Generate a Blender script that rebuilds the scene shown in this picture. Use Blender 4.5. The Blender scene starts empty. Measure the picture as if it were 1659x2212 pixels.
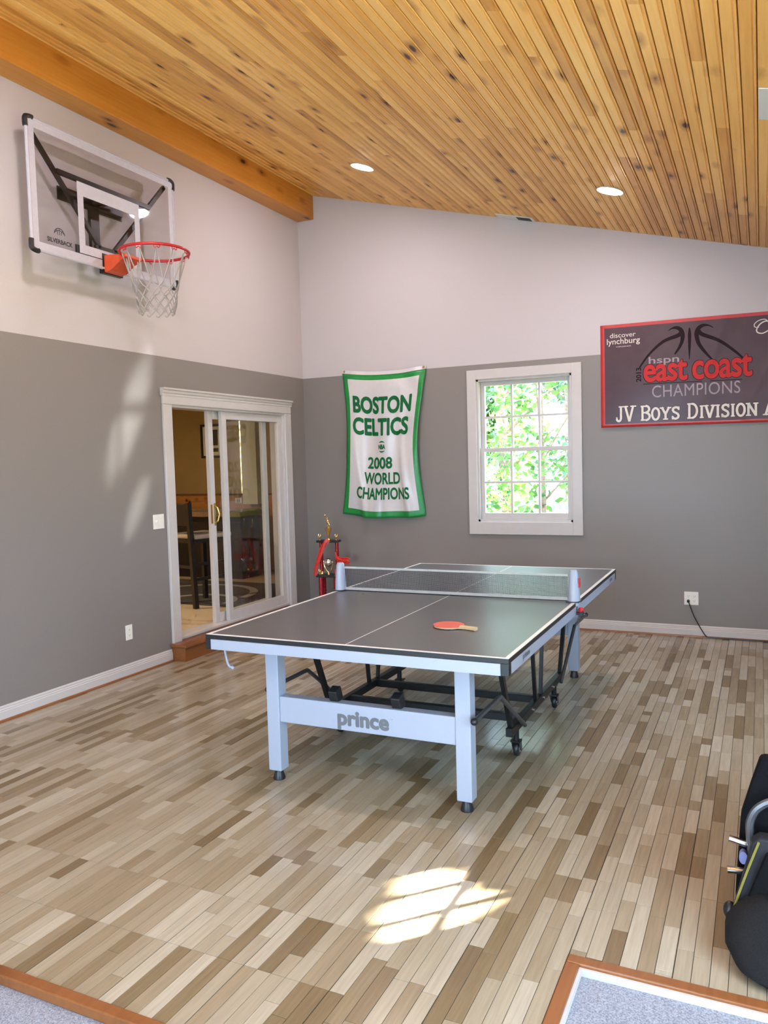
import bpy, bmesh, math, random
from mathutils import Vector, Matrix, Euler
random.seed(7)
scene = bpy.context.scene
COL = scene.collection

# ------------------------------------------------------------------ camera
W_, H_, F_ = 1659.0, 2212.0, 1708.75
CAM = Vector((4.3477, -7.2162, 1.5738))
YAW, PITCH, ROLL = 0.4456, -0.0628, -0.0278
fw = Vector((-math.sin(YAW)*math.cos(PITCH), math.cos(YAW)*math.cos(PITCH), math.sin(PITCH)))
r0 = Vector((math.cos(YAW), math.sin(YAW), 0)); u0 = r0.cross(fw)
rt = math.cos(ROLL)*r0 + math.sin(ROLL)*u0
up = -math.sin(ROLL)*r0 + math.cos(ROLL)*u0
cam_d = bpy.data.cameras.new('camera'); cam = bpy.data.objects.new('camera', cam_d); COL.objects.link(cam)
m = Matrix((rt, up, -fw)).transposed().to_4x4(); m.translation = CAM
cam.matrix_world = m
cam_d.sensor_fit = 'HORIZONTAL'; cam_d.sensor_width = 36.0; cam_d.lens = F_/W_*36.0
cam_d.clip_start = 0.05; cam_d.clip_end = 300
scene.camera = cam
def project(p):
    q = Vector(p) - CAM; z = q.dot(fw)
    if z < .05: return None
    return (W_/2 + F_*q.dot(rt)/z, H_/2 - F_*q.dot(up)/z, z)

# ------------------------------------------------------------------ world, sun, portals, exposure
SKY = (0.55, 0.76, 1.0); SKY_STRENGTH = 9.5
world = bpy.data.worlds.new('sky'); scene.world = world; world.use_nodes = True
bg = world.node_tree.nodes['Background']; bg.inputs[0].default_value = (*SKY, 1); bg.inputs[1].default_value = SKY_STRENGTH
SUN_AZ = Vector((.69, .724)); SUN_EL = math.radians(30)
SUN_DIR = Vector((SUN_AZ.x*math.cos(SUN_EL), SUN_AZ.y*math.cos(SUN_EL), math.sin(SUN_EL)))   # towards the sun
sd = bpy.data.lights.new('sun', 'SUN'); sd.energy = 70.0; sd.angle = math.radians(.45); sd.color = (1, .93, .78)
sun = bpy.data.objects.new('sun', sd); COL.objects.link(sun); sun.rotation_euler = SUN_DIR.to_track_quat('Z', 'Y').to_euler()
sun.location = (12, 8, 9)
def portal(loc, rot, sx, sy):
    l = bpy.data.lights.new('window_portal', 'AREA'); l.shape = 'RECTANGLE'; l.size = sx; l.size_y = sy
    l.cycles.is_portal = True
    o = bpy.data.objects.new('window_portal', l); COL.objects.link(o); o.location = loc; o.rotation_euler = rot
XR = 5.30; YREAR = -9.6
# added spot lamps outside the right-hand window imitate glancing sun on the left wall
def glint(src, dst, size, sx, roll, watts):
    l = bpy.data.lights.new('added_glint_spot', 'SPOT'); l.energy = watts; l.spot_size = size; l.spot_blend = 1.0; l.shadow_soft_size = .05; l.color = (.95, 1.0, .98)
    o = bpy.data.objects.new('added_glint_spot', l); COL.objects.link(o); o.location = src
    o.rotation_euler = ((Vector(src)-Vector(dst)).to_track_quat('Z', 'Y') @ Euler((0, 0, roll)).to_quaternion()).to_euler(); o.scale = (sx, 1, 1)
glint((9.0, -2.50, .95), (0, -2.56, 1.98), math.radians(8.5), .24, math.radians(-27), 2600)
glint((9.0, -2.45, 1.25), (0, -2.53, 1.28), math.radians(4.6), .26, math.radians(-30), 1600)
portal((2.355, .2, 1.65), (math.pi/2, 0, math.pi), .9, 1.4)
portal((XR+.2, -2.478, 1.39), (0, math.pi/2, 0), 1.4, .8)
portal((XR+.2, -6.2, 1.30), (0, math.pi/2, 0), 2.1, 2.2)
portal((2.6, YREAR-.2, 1.05), (-math.pi/2, 0, math.pi), 3.4, 2.1)
LAMP_STRENGTH = 185.0
vs = scene.view_settings
scene.display_settings.display_device = 'sRGB'
vs.view_transform = 'Standard'; vs.look = 'None'; vs.exposure = 1.1; vs.gamma = 1.0; vs.use_curve_mapping = False
scene.cycles.use_denoising = True
scene.cycles.max_bounces = 8; scene.cycles.diffuse_bounces = 4; scene.cycles.glossy_bounces = 3; scene.cycles.transparent_max_bounces = 12
scene.cycles.use_adaptive_sampling = True; scene.cycles.adaptive_threshold = .07; scene.cycles.adaptive_min_samples = 20
scene.cycles.sample_clamp_indirect = 6.0
scene.cycles.caustics_reflective = False; scene.cycles.caustics_refractive = False

# ------------------------------------------------------------------ node helpers
def new_mat(name):
    mt = bpy.data.materials.new(name); mt.use_nodes = True
    nt = mt.node_tree; b = nt.nodes['Principled BSDF']
    return mt, nt, b
def nd(nt, kind, **kw):
    n = nt.nodes.new(kind)
    for k, v in kw.items():
        if k in n.inputs: n.inputs[k].default_value = v
        else: setattr(n, k, v)
    return n
def ramp(nt, stops, interp='LINEAR'):
    n = nt.nodes.new('ShaderNodeValToRGB'); cr = n.color_ramp; cr.interpolation = interp
    while len(cr.elements) > len(stops): cr.elements.remove(cr.elements[-1])
    while len(cr.elements) < len(stops): cr.elements.new(1.0)
    for e, (p, c) in zip(cr.elements, stops):
        e.position = p; e.color = (*c, 1)
    return n
def math_n(nt, op, a, b=None):
    n = nt.nodes.new('ShaderNodeMath'); n.operation = op
    for i, v in enumerate((a, b)):
        if v is None: continue
        if isinstance(v, (int, float)): n.inputs[i].default_value = v
        else: nt.links.new(v, n.inputs[i])
    return n.outputs[0]
def mixc(nt, fac, a, b, blend='MIX'):
    n = nt.nodes.new('ShaderNodeMix'); n.data_type = 'RGBA'; n.blend_type = blend
    for sock, v in ((n.inputs[0], fac), (n.inputs[6], a), (n.inputs[7], b)):
        if isinstance(v, (int, float)): sock.default_value = v
        elif isinstance(v, tuple): sock.default_value = (*v, 1)
        else: nt.links.new(v, sock)
    return n.outputs[2]
def bump(nt, b, height, strength=.2, dist=.002):
    n = nt.nodes.new('ShaderNodeBump'); n.inputs['Strength'].default_value = strength; n.inputs['Distance'].default_value = dist
    nt.links.new(height, n.inputs['Height']); nt.links.new(n.outputs[0], b.inputs['Normal'])
def mapped(nt, scale, coord='Position'):
    if coord == 'Position': src = nt.nodes.new('ShaderNodeNewGeometry').outputs['Position']
    else: src = nt.nodes.new('ShaderNodeTexCoord').outputs[coord]
    mp = nt.nodes.new('ShaderNodeMapping'); mp.inputs['Scale'].default_value = scale
    nt.links.new(src, mp.inputs['Vector']); return mp.outputs[0]
def noise(nt, vec, scale=1.0, detail=3.0, rough=.5):
    n = nt.nodes.new('ShaderNodeTexNoise'); n.inputs['Scale'].default_value = scale
    n.inputs['Detail'].default_value = detail; n.inputs['Roughness'].default_value = rough
    nt.links.new(vec, n.inputs['Vector']); return n.outputs['Fac']

def simple(name, col, rough=.5, metal=0.0, var=.06, nscale=30.0, bmp=0.0, spec=.5, coat=0.0):
    mt, nt, b = new_mat(name)
    f = noise(nt, mapped(nt, (1, 1, 1)), nscale, 3)
    lo = tuple(max(0, c*(1-var)) for c in col); hi = tuple(min(1, c*(1+var)) for c in col)
    r = ramp(nt, [(.3, lo), (.7, hi)]); nt.links.new(f, r.inputs[0])
    nt.links.new(r.outputs[0], b.inputs['Base Color'])
    b.inputs['Roughness'].default_value = rough; b.inputs['Metallic'].default_value = metal
    b.inputs['Specular IOR Level'].default_value = spec; b.inputs['Coat Weight'].default_value = coat
    if bmp: bump(nt, b, f, bmp, .002)
    return mt
M = {}
M['white_wall'] = simple('white_wall_paint', (.515, .47, .475), .62, var=.015, nscale=90, bmp=.05)
M['grey_wall'] = simple('grey_wall_paint', (.222, .194, .180), .42, var=.02, nscale=90, bmp=.05)
M['trim'] = simple('white_trim_paint', (.54, .505, .485), .35, var=.02, nscale=15)
M['table_white'] = simple('white_powder_coat', (.345, .375, .46), .35, var=.01)
M['black'] = simple('black_plastic', (.012, .012, .014), .4, var=.2)
M['black_metal'] = simple('black_metal', (.012, .012, .013), .38, var=.2, spec=.3)
M['grey_metal'] = simple('grey_steel', (.14, .14, .15), .35, metal=.7)
M['chrome'] = simple('chrome', (.75, .75, .78), .15, metal=1.0)
M['gold'] = simple('gold_plastic', (.83, .60, .22), .16, metal=1.0)
M['brass'] = simple('brass', (.66, .47, .16), .22, metal=1.0)
M['red'] = simple('red_paint', (.50, .015, .02), .35, var=.1)
M['red_foil'] = simple('red_foil', (.33, .01, .015), .2, metal=.35, var=.4, nscale=60)
M['red_ribbon'] = simple('red_ribbon', (.62, .03, .02), .38, var=.15)
M['rubber_red'] = simple('red_rubber', (.62, .10, .065), .55, var=.08, nscale=200, bmp=.1)
M['orange_red'] = simple('orange_bracket', (.62, .075, .02), .4, var=.08)
M['net_cord'] = simple('white_cord', (.36, .33, .32), .8, var=.1)
M['net_grey'] = simple('net_mesh', (.07, .07, .075), .8)
M['net_tape'] = simple('net_tape', (.42, .42, .40), .6)
M['table_line'] = simple('table_line_paint', (.70, .69, .68), .4, var=.02)
M['plate'] = simple('ivory_plate', (.80, .77, .70), .35, var=.02)
M['carpet'] = simple('grey_carpet', (.265, .275, .325), .95, var=.45, nscale=220, bmp=.9)
M['tan_carpet'] = simple('tan_carpet', (.52, .40, .25), .95, var=.15, nscale=150, bmp=.6)
M['tan_wall'] = simple('tan_wall_paint', (.42, .28, .10), .6, var=.05, nscale=3)
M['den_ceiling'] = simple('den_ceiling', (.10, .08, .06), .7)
M['dark_wood'] = simple('espresso_wood', (.012, .009, .008), .35, var=.3)
M['cream'] = simple('cream_paint', (.82, .77, .60), .5, var=.02)
M['green'] = simple('green_satin', (.012, .23, .045), .33, var=.05)
M['white_satin'] = simple('white_satin', (.60, .57, .575), .27, var=.02)
M['print_green'] = simple('green_print', (.006, .12, .032), .6, spec=.2)
M['vinyl'] = simple('maroon_grey_vinyl', (.075, .040, .050), .30, var=.08, nscale=8, spec=.35)
M['vinyl_red'] = simple('red_vinyl', (.50, .035, .035), .32)
M['print_red'] = simple('red_print', (.52, .022, .02), .45, spec=.2)
M['print_dark'] = simple('dark_print', (.014, .002, .004), .5, spec=.15)
M['print_white'] = simple('white_print', (.72, .64, .56), .4)
M['print_grey'] = simple('grey_print', (.30, .22, .24), .4)
M['print_logo'] = simple('logo_grey_print', (.13, .135, .15), .4)
M['ground'] = simple('ground_litter', (.25, .22, .12), .95, var=.4, nscale=6)
M['bark'] = simple('bark', (.16, .12, .09), .9, var=.4, nscale=30, bmp=.6)
M['fence_paint'] = simple('blue_grey_fence_paint', (.22, .28, .32), .7, var=.1)
M['bag_fabric'] = simple('black_fabric', (.004, .004, .005), .9, var=.3, nscale=120, bmp=.3, spec=.15)
M['bag_mesh'] = simple('dark_mesh_fabric', (.008, .0075, .0085), .85, var=.5, nscale=300, bmp=.5, spec=.25)
M['bag_panel'] = simple('charcoal_panel', (.016, .016, .020), .7, var=.2, spec=.3)
M['piping'] = simple('yellow_piping', (.22, .19, .03), .6)
M['blue_plastic'] = simple('blue_plastic', (.20, .22, .45), .4)
M['groove'] = simple('dark_stained_backing', (.035, .013, .004), .7)
M['seam'] = simple('dark_seam_backing', (.055, .042, .03), .8)
M['vent_dark'] = simple('vent_damper', (.06, .06, .06), .6)
M['vent_white'] = simple('vent_enamel', (.74, .73, .68), .4, var=.02)
M['rug_dark'] = simple('rug_dark', (.07, .06, .055), .95, var=.3, nscale=80)
M['rug_light'] = simple('rug_light', (.36, .33, .28), .95, var=.2, nscale=80)
M['seat_pad'] = simple('seat_pad', (.42, .34, .27), .6)

def glass(name, tint=(1, 1, 1), refl=.10):
    mt = bpy.data.materials.new(name); mt.use_nodes = True; nt = mt.node_tree; nt.nodes.clear()
    out = nd(nt, 'ShaderNodeOutputMaterial'); tr = nd(nt, 'ShaderNodeBsdfTransparent'); gl = nd(nt, 'ShaderNodeBsdfGlossy')
    tr.inputs[0].default_value = (*tint, 1); gl.inputs['Roughness'].default_value = .03
    lw = nd(nt, 'ShaderNodeLayerWeight'); lw.inputs[0].default_value = .5
    f2 = math_n(nt, 'ADD', math_n(nt, 'MULTIPLY', math_n(nt, 'POWER', lw.outputs['Facing'], 4.0), .8), refl)
    mx = nd(nt, 'ShaderNodeMixShader'); nt.links.new(f2, mx.inputs[0]); nt.links.new(tr.outputs[0], mx.inputs[1]); nt.links.new(gl.outputs[0], mx.inputs[2])
    nt.links.new(mx.outputs[0], out.inputs[0]); return mt
M['glass'] = glass('window_glass', (.97, 1, .98), .03)
M['door_glass'] = glass('door_glass', (.95, .97, .94), .07)
M['board_glass'] = glass('backboard_glass', (.93, .93, .95), .03)
def band_mat():
    mt = bpy.data.materials.new('frosted_white_band'); mt.use_nodes = True; nt = mt.node_tree; b = nt.nodes['Principled BSDF']
    b.inputs['Roughness'].default_value = .5
    f = noise(nt, mapped(nt, (1, 1, 1)), 40); r = ramp(nt, [(.3, (.44, .425, .49)), (.7, (.48, .465, .53))]); nt.links.new(f, r.inputs[0]); nt.links.new(r.outputs[0], b.inputs['Base Color'])
    return mt
M['band'] = band_mat()
def emit(name, col, st):
    mt = bpy.data.materials.new(name); mt.use_nodes = True; nt = mt.node_tree; nt.nodes.clear()
    out = nd(nt, 'ShaderNodeOutputMaterial'); e = nd(nt, 'ShaderNodeEmission'); e.inputs[0].default_value = (*col, 1); e.inputs[1].default_value = st
    nt.links.new(e.outputs[0], out.inputs[0]); return mt
M['lamp'] = emit('lamp_lens', (1.0, .90, .95), LAMP_STRENGTH)
M['added_den_lamp'] = emit('added_den_lens', (1.0, .78, .52), 480.0)  # glow of the extra light added to brighten the den

def leaf_mat(name, a, c):
    mt = bpy.data.materials.new(name); mt.use_nodes = True; nt = mt.node_tree; b = nt.nodes['Principled BSDF']
    out = nt.nodes['Material Output']
    f = noise(nt, mapped(nt, (1, 1, 1)), 2.3, 2)
    r = ramp(nt, [(.35, a), (.65, c)]); nt.links.new(f, r.inputs[0])
    nt.links.new(r.outputs[0], b.inputs['Base Color']); b.inputs['Roughness'].default_value = .5
    tl = nd(nt, 'ShaderNodeBsdfTranslucent'); nt.links.new(r.outputs[0], tl.inputs[0])
    mx = nd(nt, 'ShaderNodeMixShader'); mx.inputs[0].default_value = .45
    nt.links.new(b.outputs[0], mx.inputs[1]); nt.links.new(tl.outputs[0], mx.inputs[2]); nt.links.new(mx.outputs[0], out.inputs[0])
    return mt
M['leaf'] = leaf_mat('leaf_green', (.02, .085, .025), (.11, .22, .035))
M['leaf2'] = leaf_mat('leaf_blue_green', (.02, .07, .045), (.065, .16, .075))

def tone_value(nt):
    at = nd(nt, 'ShaderNodeAttribute', attribute_name='tone', attribute_type='GEOMETRY')
    oi = nd(nt, 'ShaderNodeObjectInfo'); sp = nd(nt, 'ShaderNodeSeparateColor'); nt.links.new(oi.outputs['Color'], sp.inputs[0])
    return math_n(nt, 'ADD', at.outputs['Fac'], sp.outputs[0])
def floor_mat():
    mt, nt, b = new_mat('maple_strip_floor')
    t = tone_value(nt)
    r = ramp(nt, [(0, (.165, .110, .054)), (.22, (.225, .162, .088)), (.45, (.302, .235, .150)), (.72, (.362, .300, .213)), (1, (.445, .390, .300))])
    nt.links.new(t, r.inputs[0])
    # fine grain along the strips, shifted per strip
    geo = nt.nodes.new('ShaderNodeNewGeometry'); va = nd(nt, 'ShaderNodeVectorMath', operation='ADD')
    cm = nd(nt, 'ShaderNodeCombineXYZ'); nt.links.new(math_n(nt, 'MULTIPLY', t, 37.0), cm.inputs[2])
    nt.links.new(geo.outputs['Position'], va.inputs[0]); nt.links.new(cm.outputs[0], va.inputs[1])
    mp = nd(nt, 'ShaderNodeMapping'); mp.inputs['Scale'].default_value = (90, 5, 1); nt.links.new(va.outputs[0], mp.inputs[0])
    g = noise(nt, mp.outputs[0], 1.0, 4, .6)
    gr = ramp(nt, [(.3, (.86, .84, .82)), (.7, (1.06, 1.05, 1.04))]); nt.links.new(g, gr.inputs[0])
    c = mixc(nt, 1.0, r.outputs[0], gr.outputs[0], 'MULTIPLY')
    nt.links.new(c, b.inputs['Base Color'])
    b.inputs['Roughness'].default_value = .20; b.inputs['Specular IOR Level'].default_value = .5
    w = noise(nt, mapped(nt, (2.2, 2.2, 1)), 1.0, 2); bump(nt, b, w, .08, .01)
    return mt
M['floor'] = floor_mat()
def pine_mat(name, ramp_stops, tone=True, knots=5.0, across=16, rough=.32):
    mt, nt, b = new_mat(name)
    geo = nt.nodes.new('ShaderNodeNewGeometry')
    if tone:
        t = tone_value(nt)
        cm = nd(nt, 'ShaderNodeCombineXYZ'); nt.links.new(math_n(nt, 'MULTIPLY', t, 61.0), cm.inputs[1])
        va = nd(nt, 'ShaderNodeVectorMath', operation='ADD'); nt.links.new(geo.outputs['Position'], va.inputs[0]); nt.links.new(cm.outputs[0], va.inputs[1])
        vec = va.outputs[0]
    else: vec = geo.outputs['Position']; t = None
    mp = nd(nt, 'ShaderNodeMapping'); mp.inputs['Scale'].default_value = (across*3, 2.2, across*3); nt.links.new(vec, mp.inputs[0])
    g = noise(nt, mp.outputs[0], 1.0, 5, .62)
    mp2 = nd(nt, 'ShaderNodeMapping'); mp2.inputs['Scale'].default_value = (3.5, 1.1, 3.5); nt.links.new(vec, mp2.inputs[0])
    g2 = noise(nt, mp2.outputs[0], 1.0, 3)
    f = math_n(nt, 'ADD', math_n(nt, 'MULTIPLY', g, .55), math_n(nt, 'MULTIPLY', g2, .45))
    if t is not None: f = math_n(nt, 'ADD', math_n(nt, 'MULTIPLY', f, .75), math_n(nt, 'MULTIPLY', math_n(nt, 'SUBTRACT', t, .5), .42))
    else: f = math_n(nt, 'MULTIPLY', f, .8)
    f = math_n(nt, 'ADD', f, .10)
    r = ramp(nt, ramp_stops); nt.links.new(f, r.inputs[0])
    # knots
    mp3 = nd(nt, 'ShaderNodeMapping'); mp3.inputs['Scale'].default_value = (knots*1.6, knots*.62, knots*1.6); nt.links.new(vec, mp3.inputs[0])
    dn = noise(nt, mp3.outputs[0], 7.0, 2); 
    vo = nd(nt, 'ShaderNodeTexVoronoi', feature='F1'); vo.inputs['Scale'].default_value = 1.0; nt.links.new(mp3.outputs[0], vo.inputs['Vector'])
    d = math_n(nt, 'ADD', vo.outputs['Distance'], math_n(nt, 'MULTIPLY', math_n(nt, 'SUBTRACT', dn, .5), .10))
    kr = ramp(nt, [(0, (.04, .025, .02)), (.085, (.10, .05, .03)), (.125, (.58, .45, .36)), (.30, (1, 1, 1))]); nt.links.new(d, kr.inputs[0])
    c = mixc(nt, 1.0, r.outputs[0], kr.outputs[0], 'MULTIPLY')
    nt.links.new(c, b.inputs['Base Color']); b.inputs['Roughness'].default_value = rough; b.inputs['Specular IOR Level'].default_value = .3
    bump(nt, b, g, .08, .001)
    return mt
M['pine'] = pine_mat('knotty_pine', [(.15, (.48, .185, .030)), (.42, (.80, .40, .090)), (.62, (.94, .53, .145)), (.9, (.99, .65, .235))], knots=4.6)
M['beam'] = pine_mat('stained_pine_beam', [(.2, (.36, .125, .016)), (.5, (.56, .225, .034)), (.85, (.72, .34, .075))], tone=False, knots=4.6)
M['step_wood'] = pine_mat('stained_step_wood', [(.2, (.13, .040, .012)), (.5, (.24, .085, .026)), (.85, (.32, .125, .04))], tone=False, knots=.6, rough=.3)
M['wainscot'] = pine_mat('orange_wainscot_wood', [(.2, (.45, .15, .03)), (.5, (.62, .26, .06)), (.85, (.72, .36, .10))], tone=False, knots=4)
M['handle_wood'] = pine_mat('paddle_wood', [(.2, (.42, .28, .13)), (.5, (.55, .40, .22)), (.85, (.65, .50, .30))], tone=False, knots=.2, across=120)
M['counter'] = pine_mat('bar_top_wood', [(.2, (.16, .09, .04)), (.5, (.30, .18, .09)), (.85, (.42, .28, .15))], tone=False, knots=1.0)

def table_mat():
    mt, nt, b = new_mat('grey_table_surface')
    f = noise(nt, mapped(nt, (1, 1, 1)), 120, 3); r = ramp(nt, [(.3, (.085, .083, .090)), (.7, (.105, .102, .110))])
    nt.links.new(f, r.inputs[0]); nt.links.new(r.outputs[0], b.inputs['Base Color'])
    b.inputs['Roughness'].default_value = .33; b.inputs['Specular IOR Level'].default_value = .55
    return mt
M['table_top'] = table_mat()

# ------------------------------------------------------------------ geometry helpers
class MB:
    """collects shapes into one bmesh; build() links them as one mesh object"""
    def __init__(s): s.bm = bmesh.new(); s.mi = 0
    def _face(s, vs):
        try: f = s.bm.faces.new(vs); f.material_index = s.mi; return f
        except ValueError: return None
    def box(s, lo, hi, rot=None, pivot=None):
        lo = Vector(lo); hi = Vector(hi)
        P = [Vector((x, y, z)) for z in (lo.z, hi.z) for y in (lo.y, hi.y) for x in (lo.x, hi.x)]
        if rot is not None:
            c = Vector(pivot) if pivot is not None else (lo+hi)/2
            P = [c + rot @ (p-c) for p in P]
        v = [s.bm.verts.new(p) for p in P]
        for q in ((0, 2, 3, 1), (4, 5, 7, 6), (0, 1, 5, 4), (2, 6, 7, 3), (0, 4, 6, 2), (1, 3, 7, 5)): s._face([v[i] for i in q])
        return s
    def quad(s, *P): s._face([s.bm.verts.new(p) for p in P]); return s
    def rings(s, R, cap0=True, cap1=True, closed=True):
        vr = [[s.bm.verts.new(p) for p in r] for r in R]; n = len(vr[0])
        for a, b in zip(vr, vr[1:]):
            for i in range(n if closed else n-1):
                j = (i+1) % n; s._face([a[i], a[j], b[j], b[i]])
        if cap0 and n > 2: s._face(list(reversed(vr[0])))
        if cap1 and n > 2: s._face(vr[-1])
        return s
    def tube(s, path, r, n=8, closed=False):
        path = [Vector(p) for p in path]; rad = r if isinstance(r, (list, tuple)) else [r]*len(path)
        R = []; prev = None; L = len(path)
        for i, p in enumerate(path):
            if closed: t = path[(i+1) % L] - path[i-1]
            else: t = (path[min(i+1, L-1)] - path[max(i-1, 0)])
            t.normalize()
            if prev is None:
                ref = Vector((0, 0, 1)) if abs(t.z) < .9 else Vector((1, 0, 0)); a = t.cross(ref).normalized()
            else: a = (prev - t*prev.dot(t)); a = a.normalized() if a.length > 1e-6 else t.orthogonal().normalized()
            prev = a; b = t.cross(a)
            R.append([p + (a*math.cos(2*math.pi*k/n) + b*math.sin(2*math.pi*k/n))*rad[i] for k in range(n)])
        if closed: R.append(R[0]); s.rings(R, False, False)
        else: s.rings(R)
        return s
    def bar(s, a, b, w, h, upv=(0, 0, 1)):
        a = Vector(a); b = Vector(b); t = (b-a).normalized(); u = Vector(upv); x = t.cross(u)
        if x.length < 1e-4: x = t.orthogonal()
        x.normalize(); u = x.cross(t)
        q = [(-w/2, -h/2), (w/2, -h/2), (w/2, h/2), (-w/2, h/2)]
        s.rings([[p + x*i + u*j for i, j in q] for p in (a, b)]); return s
    def lathe(s, prof, origin=(0, 0, 0), n=16, axis='Z', sx=1, sy=1):
        o = Vector(origin); R = []
        for r, z in prof:
            ring = []
            for k in range(n):
                a = 2*math.pi*k/n; x, y = r*math.cos(a)*sx, r*math.sin(a)*sy
                p = {'Z': Vector((x, y, z)), 'X': Vector((z, x, y)), 'Y': Vector((x, z, y))}[axis]
                ring.append(o+p)
            R.append(ring)
        s.rings(R); return s
    def prism(s, pts2, z0, z1, f=None):
        f = f or (lambda x, y, z: Vector((x, y, z)))
        s.rings([[f(x, y, z) for x, y in pts2] for z in (z0, z1)]); return s
    def sphere(s, c, r, n=12, m=8):
        c = Vector(c); r = Vector((r, r, r)) if isinstance(r, (int, float)) else Vector(r)
        R = []
        for i in range(m+1):
            th = math.pi*(i+.02 if i == 0 else (i-.02 if i == m else i))/m
            R.append([c + Vector((r.x*math.sin(th)*math.cos(2*math.pi*k/n), r.y*math.sin(th)*math.sin(2*math.pi*k/n), -r.z*math.cos(th))) for k in range(n)])
        s.rings(R); return s
    def mesh(s, name, mats, smooth=False):
        bmesh.ops.recalc_face_normals(s.bm, faces=s.bm.faces[:])
        me = bpy.data.meshes.new(name)
        s.bm.to_mesh(me); s.bm.free()
        for mt in (mats if isinstance(mats, (list, tuple)) else [mats]): me.materials.append(M[mt] if isinstance(mt, str) else mt)
        if smooth:
            for p in me.polygons: p.use_smooth = True
        return me
    def build(s, name, mats, parent=None, smooth=False, bevel=0, kind=None, label=None):
        me = s.mesh(name, mats, smooth)
        return link(name, me, parent, bevel, kind, label, smooth)
def link(name, me, parent=None, bevel=0, kind=None, label=None, smooth=False):
    o = bpy.data.objects.new(name, me); COL.objects.link(o)
    if parent is not None: o.parent = parent
    if bevel:
        bv = o.modifiers.new('bevel', 'BEVEL'); bv.width = bevel; bv.segments = 2; bv.limit_method = 'ANGLE'; bv.angle_limit = math.radians(40)
    if smooth and not bevel:
        try:
            me.set_sharp_from_angle(angle=math.radians(42))
        except Exception: pass
    if kind: o['kind'] = kind
    if label: o['label'] = label
    return o
def thing(name, label=None, cat=None, loc=(0, 0, 0), rotz=0, group=None, kind=None, rot=None):
    o = bpy.data.objects.new(name, None); COL.objects.link(o); o.location = loc
    o.rotation_euler = rot if rot is not None else (0, 0, rotz); o.empty_display_size = .05
    if label: o['label'] = label
    if cat: o['category'] = cat
    if group: o['group'] = group
    if kind: o['kind'] = kind
    return o
def text_pieces(txt, bold=0.0, space=1.0):
    """mesh (verts, faces) of a line of the built-in lettering, scaled to a unit box"""
    cu = bpy.data.curves.new('lettering', 'FONT'); cu.body = txt; cu.resolution_u = 4; cu.space_character = space; cu.fill_mode = 'FRONT'
    ob = bpy.data.objects.new('lettering', cu); COL.objects.link(ob)
    dg = bpy.context.evaluated_depsgraph_get(); me = ob.evaluated_get(dg).to_mesh()
    V = [v.co.copy() for v in me.vertices]; Fc = [tuple(p.vertices) for p in me.polygons]
    if bold > 0:     # thicker strokes: the outline repeated around a small circle
        V0, F0 = V, Fc; V, Fc = [], []   # each repeat a hair further out, so that no two lie in one plane
        for q in range(12):
            o_ = Vector((bold*math.cos(q*math.pi/6), bold*math.sin(q*math.pi/6), q+1)); n0 = len(V)
            V += [v+o_ for v in V0]; Fc += [tuple(i+n0 for i in f) for f in F0]
        n0 = len(V); V += V0; Fc += [tuple(i+n0 for i in f) for f in F0]
    ob.evaluated_get(dg).to_mesh_clear(); COL.objects.unlink(ob); bpy.data.objects.remove(ob); bpy.data.curves.remove(cu)
    x0 = min(v.x for v in V); x1 = max(v.x for v in V); y0 = min(v.y for v in V); y1 = max(v.y for v in V)
    return [((v.x-x0)/(x1-x0), (v.y-y0)/(y1-y0), v.z) for v in V], Fc
def text_obj(name, txt, mapf, mat, parent, bold=0.0, space=1.0, cuts=0, label=None):
    """mapf(s, t) -> point, s and t in 0..1 across and up the line; cuts: slices so that the print follows a bent surface"""
    V, Fc = text_pieces(txt, bold, space)
    bm = bmesh.new(); vs_ = [bm.verts.new((x, y, z)) for x, y, z in V]
    for f in Fc:
        try: bm.faces.new([vs_[i] for i in f])
        except ValueError: pass
    for k in range(1, cuts):
        bmesh.ops.bisect_plane(bm, geom=bm.verts[:]+bm.edges[:]+bm.faces[:], plane_co=(k/cuts, 0, 0), plane_no=(1, 0, 0))
    for k in range(1, max(1, cuts//4)):
        bmesh.ops.bisect_plane(bm, geom=bm.verts[:]+bm.edges[:]+bm.faces[:], plane_co=(0, k/(cuts//4), 0), plane_no=(0, 1, 0))
    for v in bm.verts:
        p = mapf(v.co.x, v.co.y); n_ = (mapf(v.co.x+.01, v.co.y)-p).cross(mapf(v.co.x, v.co.y+.01)-p).normalized()
        v.co = p + n_*(v.co.z*3e-5)
    me = bpy.data.meshes.new(name); bm.to_mesh(me); bm.free(); me.materials.append(M[mat])
    return link(name, me, parent, label=label)
def ribbon(s, pts, widths, mapf):
    """flat tapering stroke through 2-D points, laid down by mapf"""
    n = len(pts); L = []; Rr = []
    for i in range(n):
        a = Vector(pts[max(i-1, 0)]); b = Vector(pts[min(i+1, n-1)]); t = (b-a)
        t = t.normalized() if t.length > 0 else Vector((1, 0)); nn = Vector((-t.y, t.x)); w = widths[i]/2 if isinstance(widths, (list, tuple)) else widths/2
        p = Vector(pts[i]); L.append(p+nn*w); Rr.append(p-nn*w)
    for i in range(n-1):
        s.quad(mapf(*L[i]), mapf(*L[i+1]), mapf(*Rr[i+1]), mapf(*Rr[i]))
def smooth_path(P, k=6):
    """Catmull-Rom through points of any dimension"""
    P = [Vector(p) for p in P]; out = []
    for i in range(len(P)-1):
        a = P[max(i-1, 0)]; b = P[i]; c = P[i+1]; d = P[min(i+2, len(P)-1)]
        for j in range(k):
            t = j/k
            out.append(.5*((2*b) + (c-a)*t + (2*a-5*b+4*c-d)*t*t + (3*b-a-3*c+d)*t**3))
    out.append(P[-1]); return out

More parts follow.
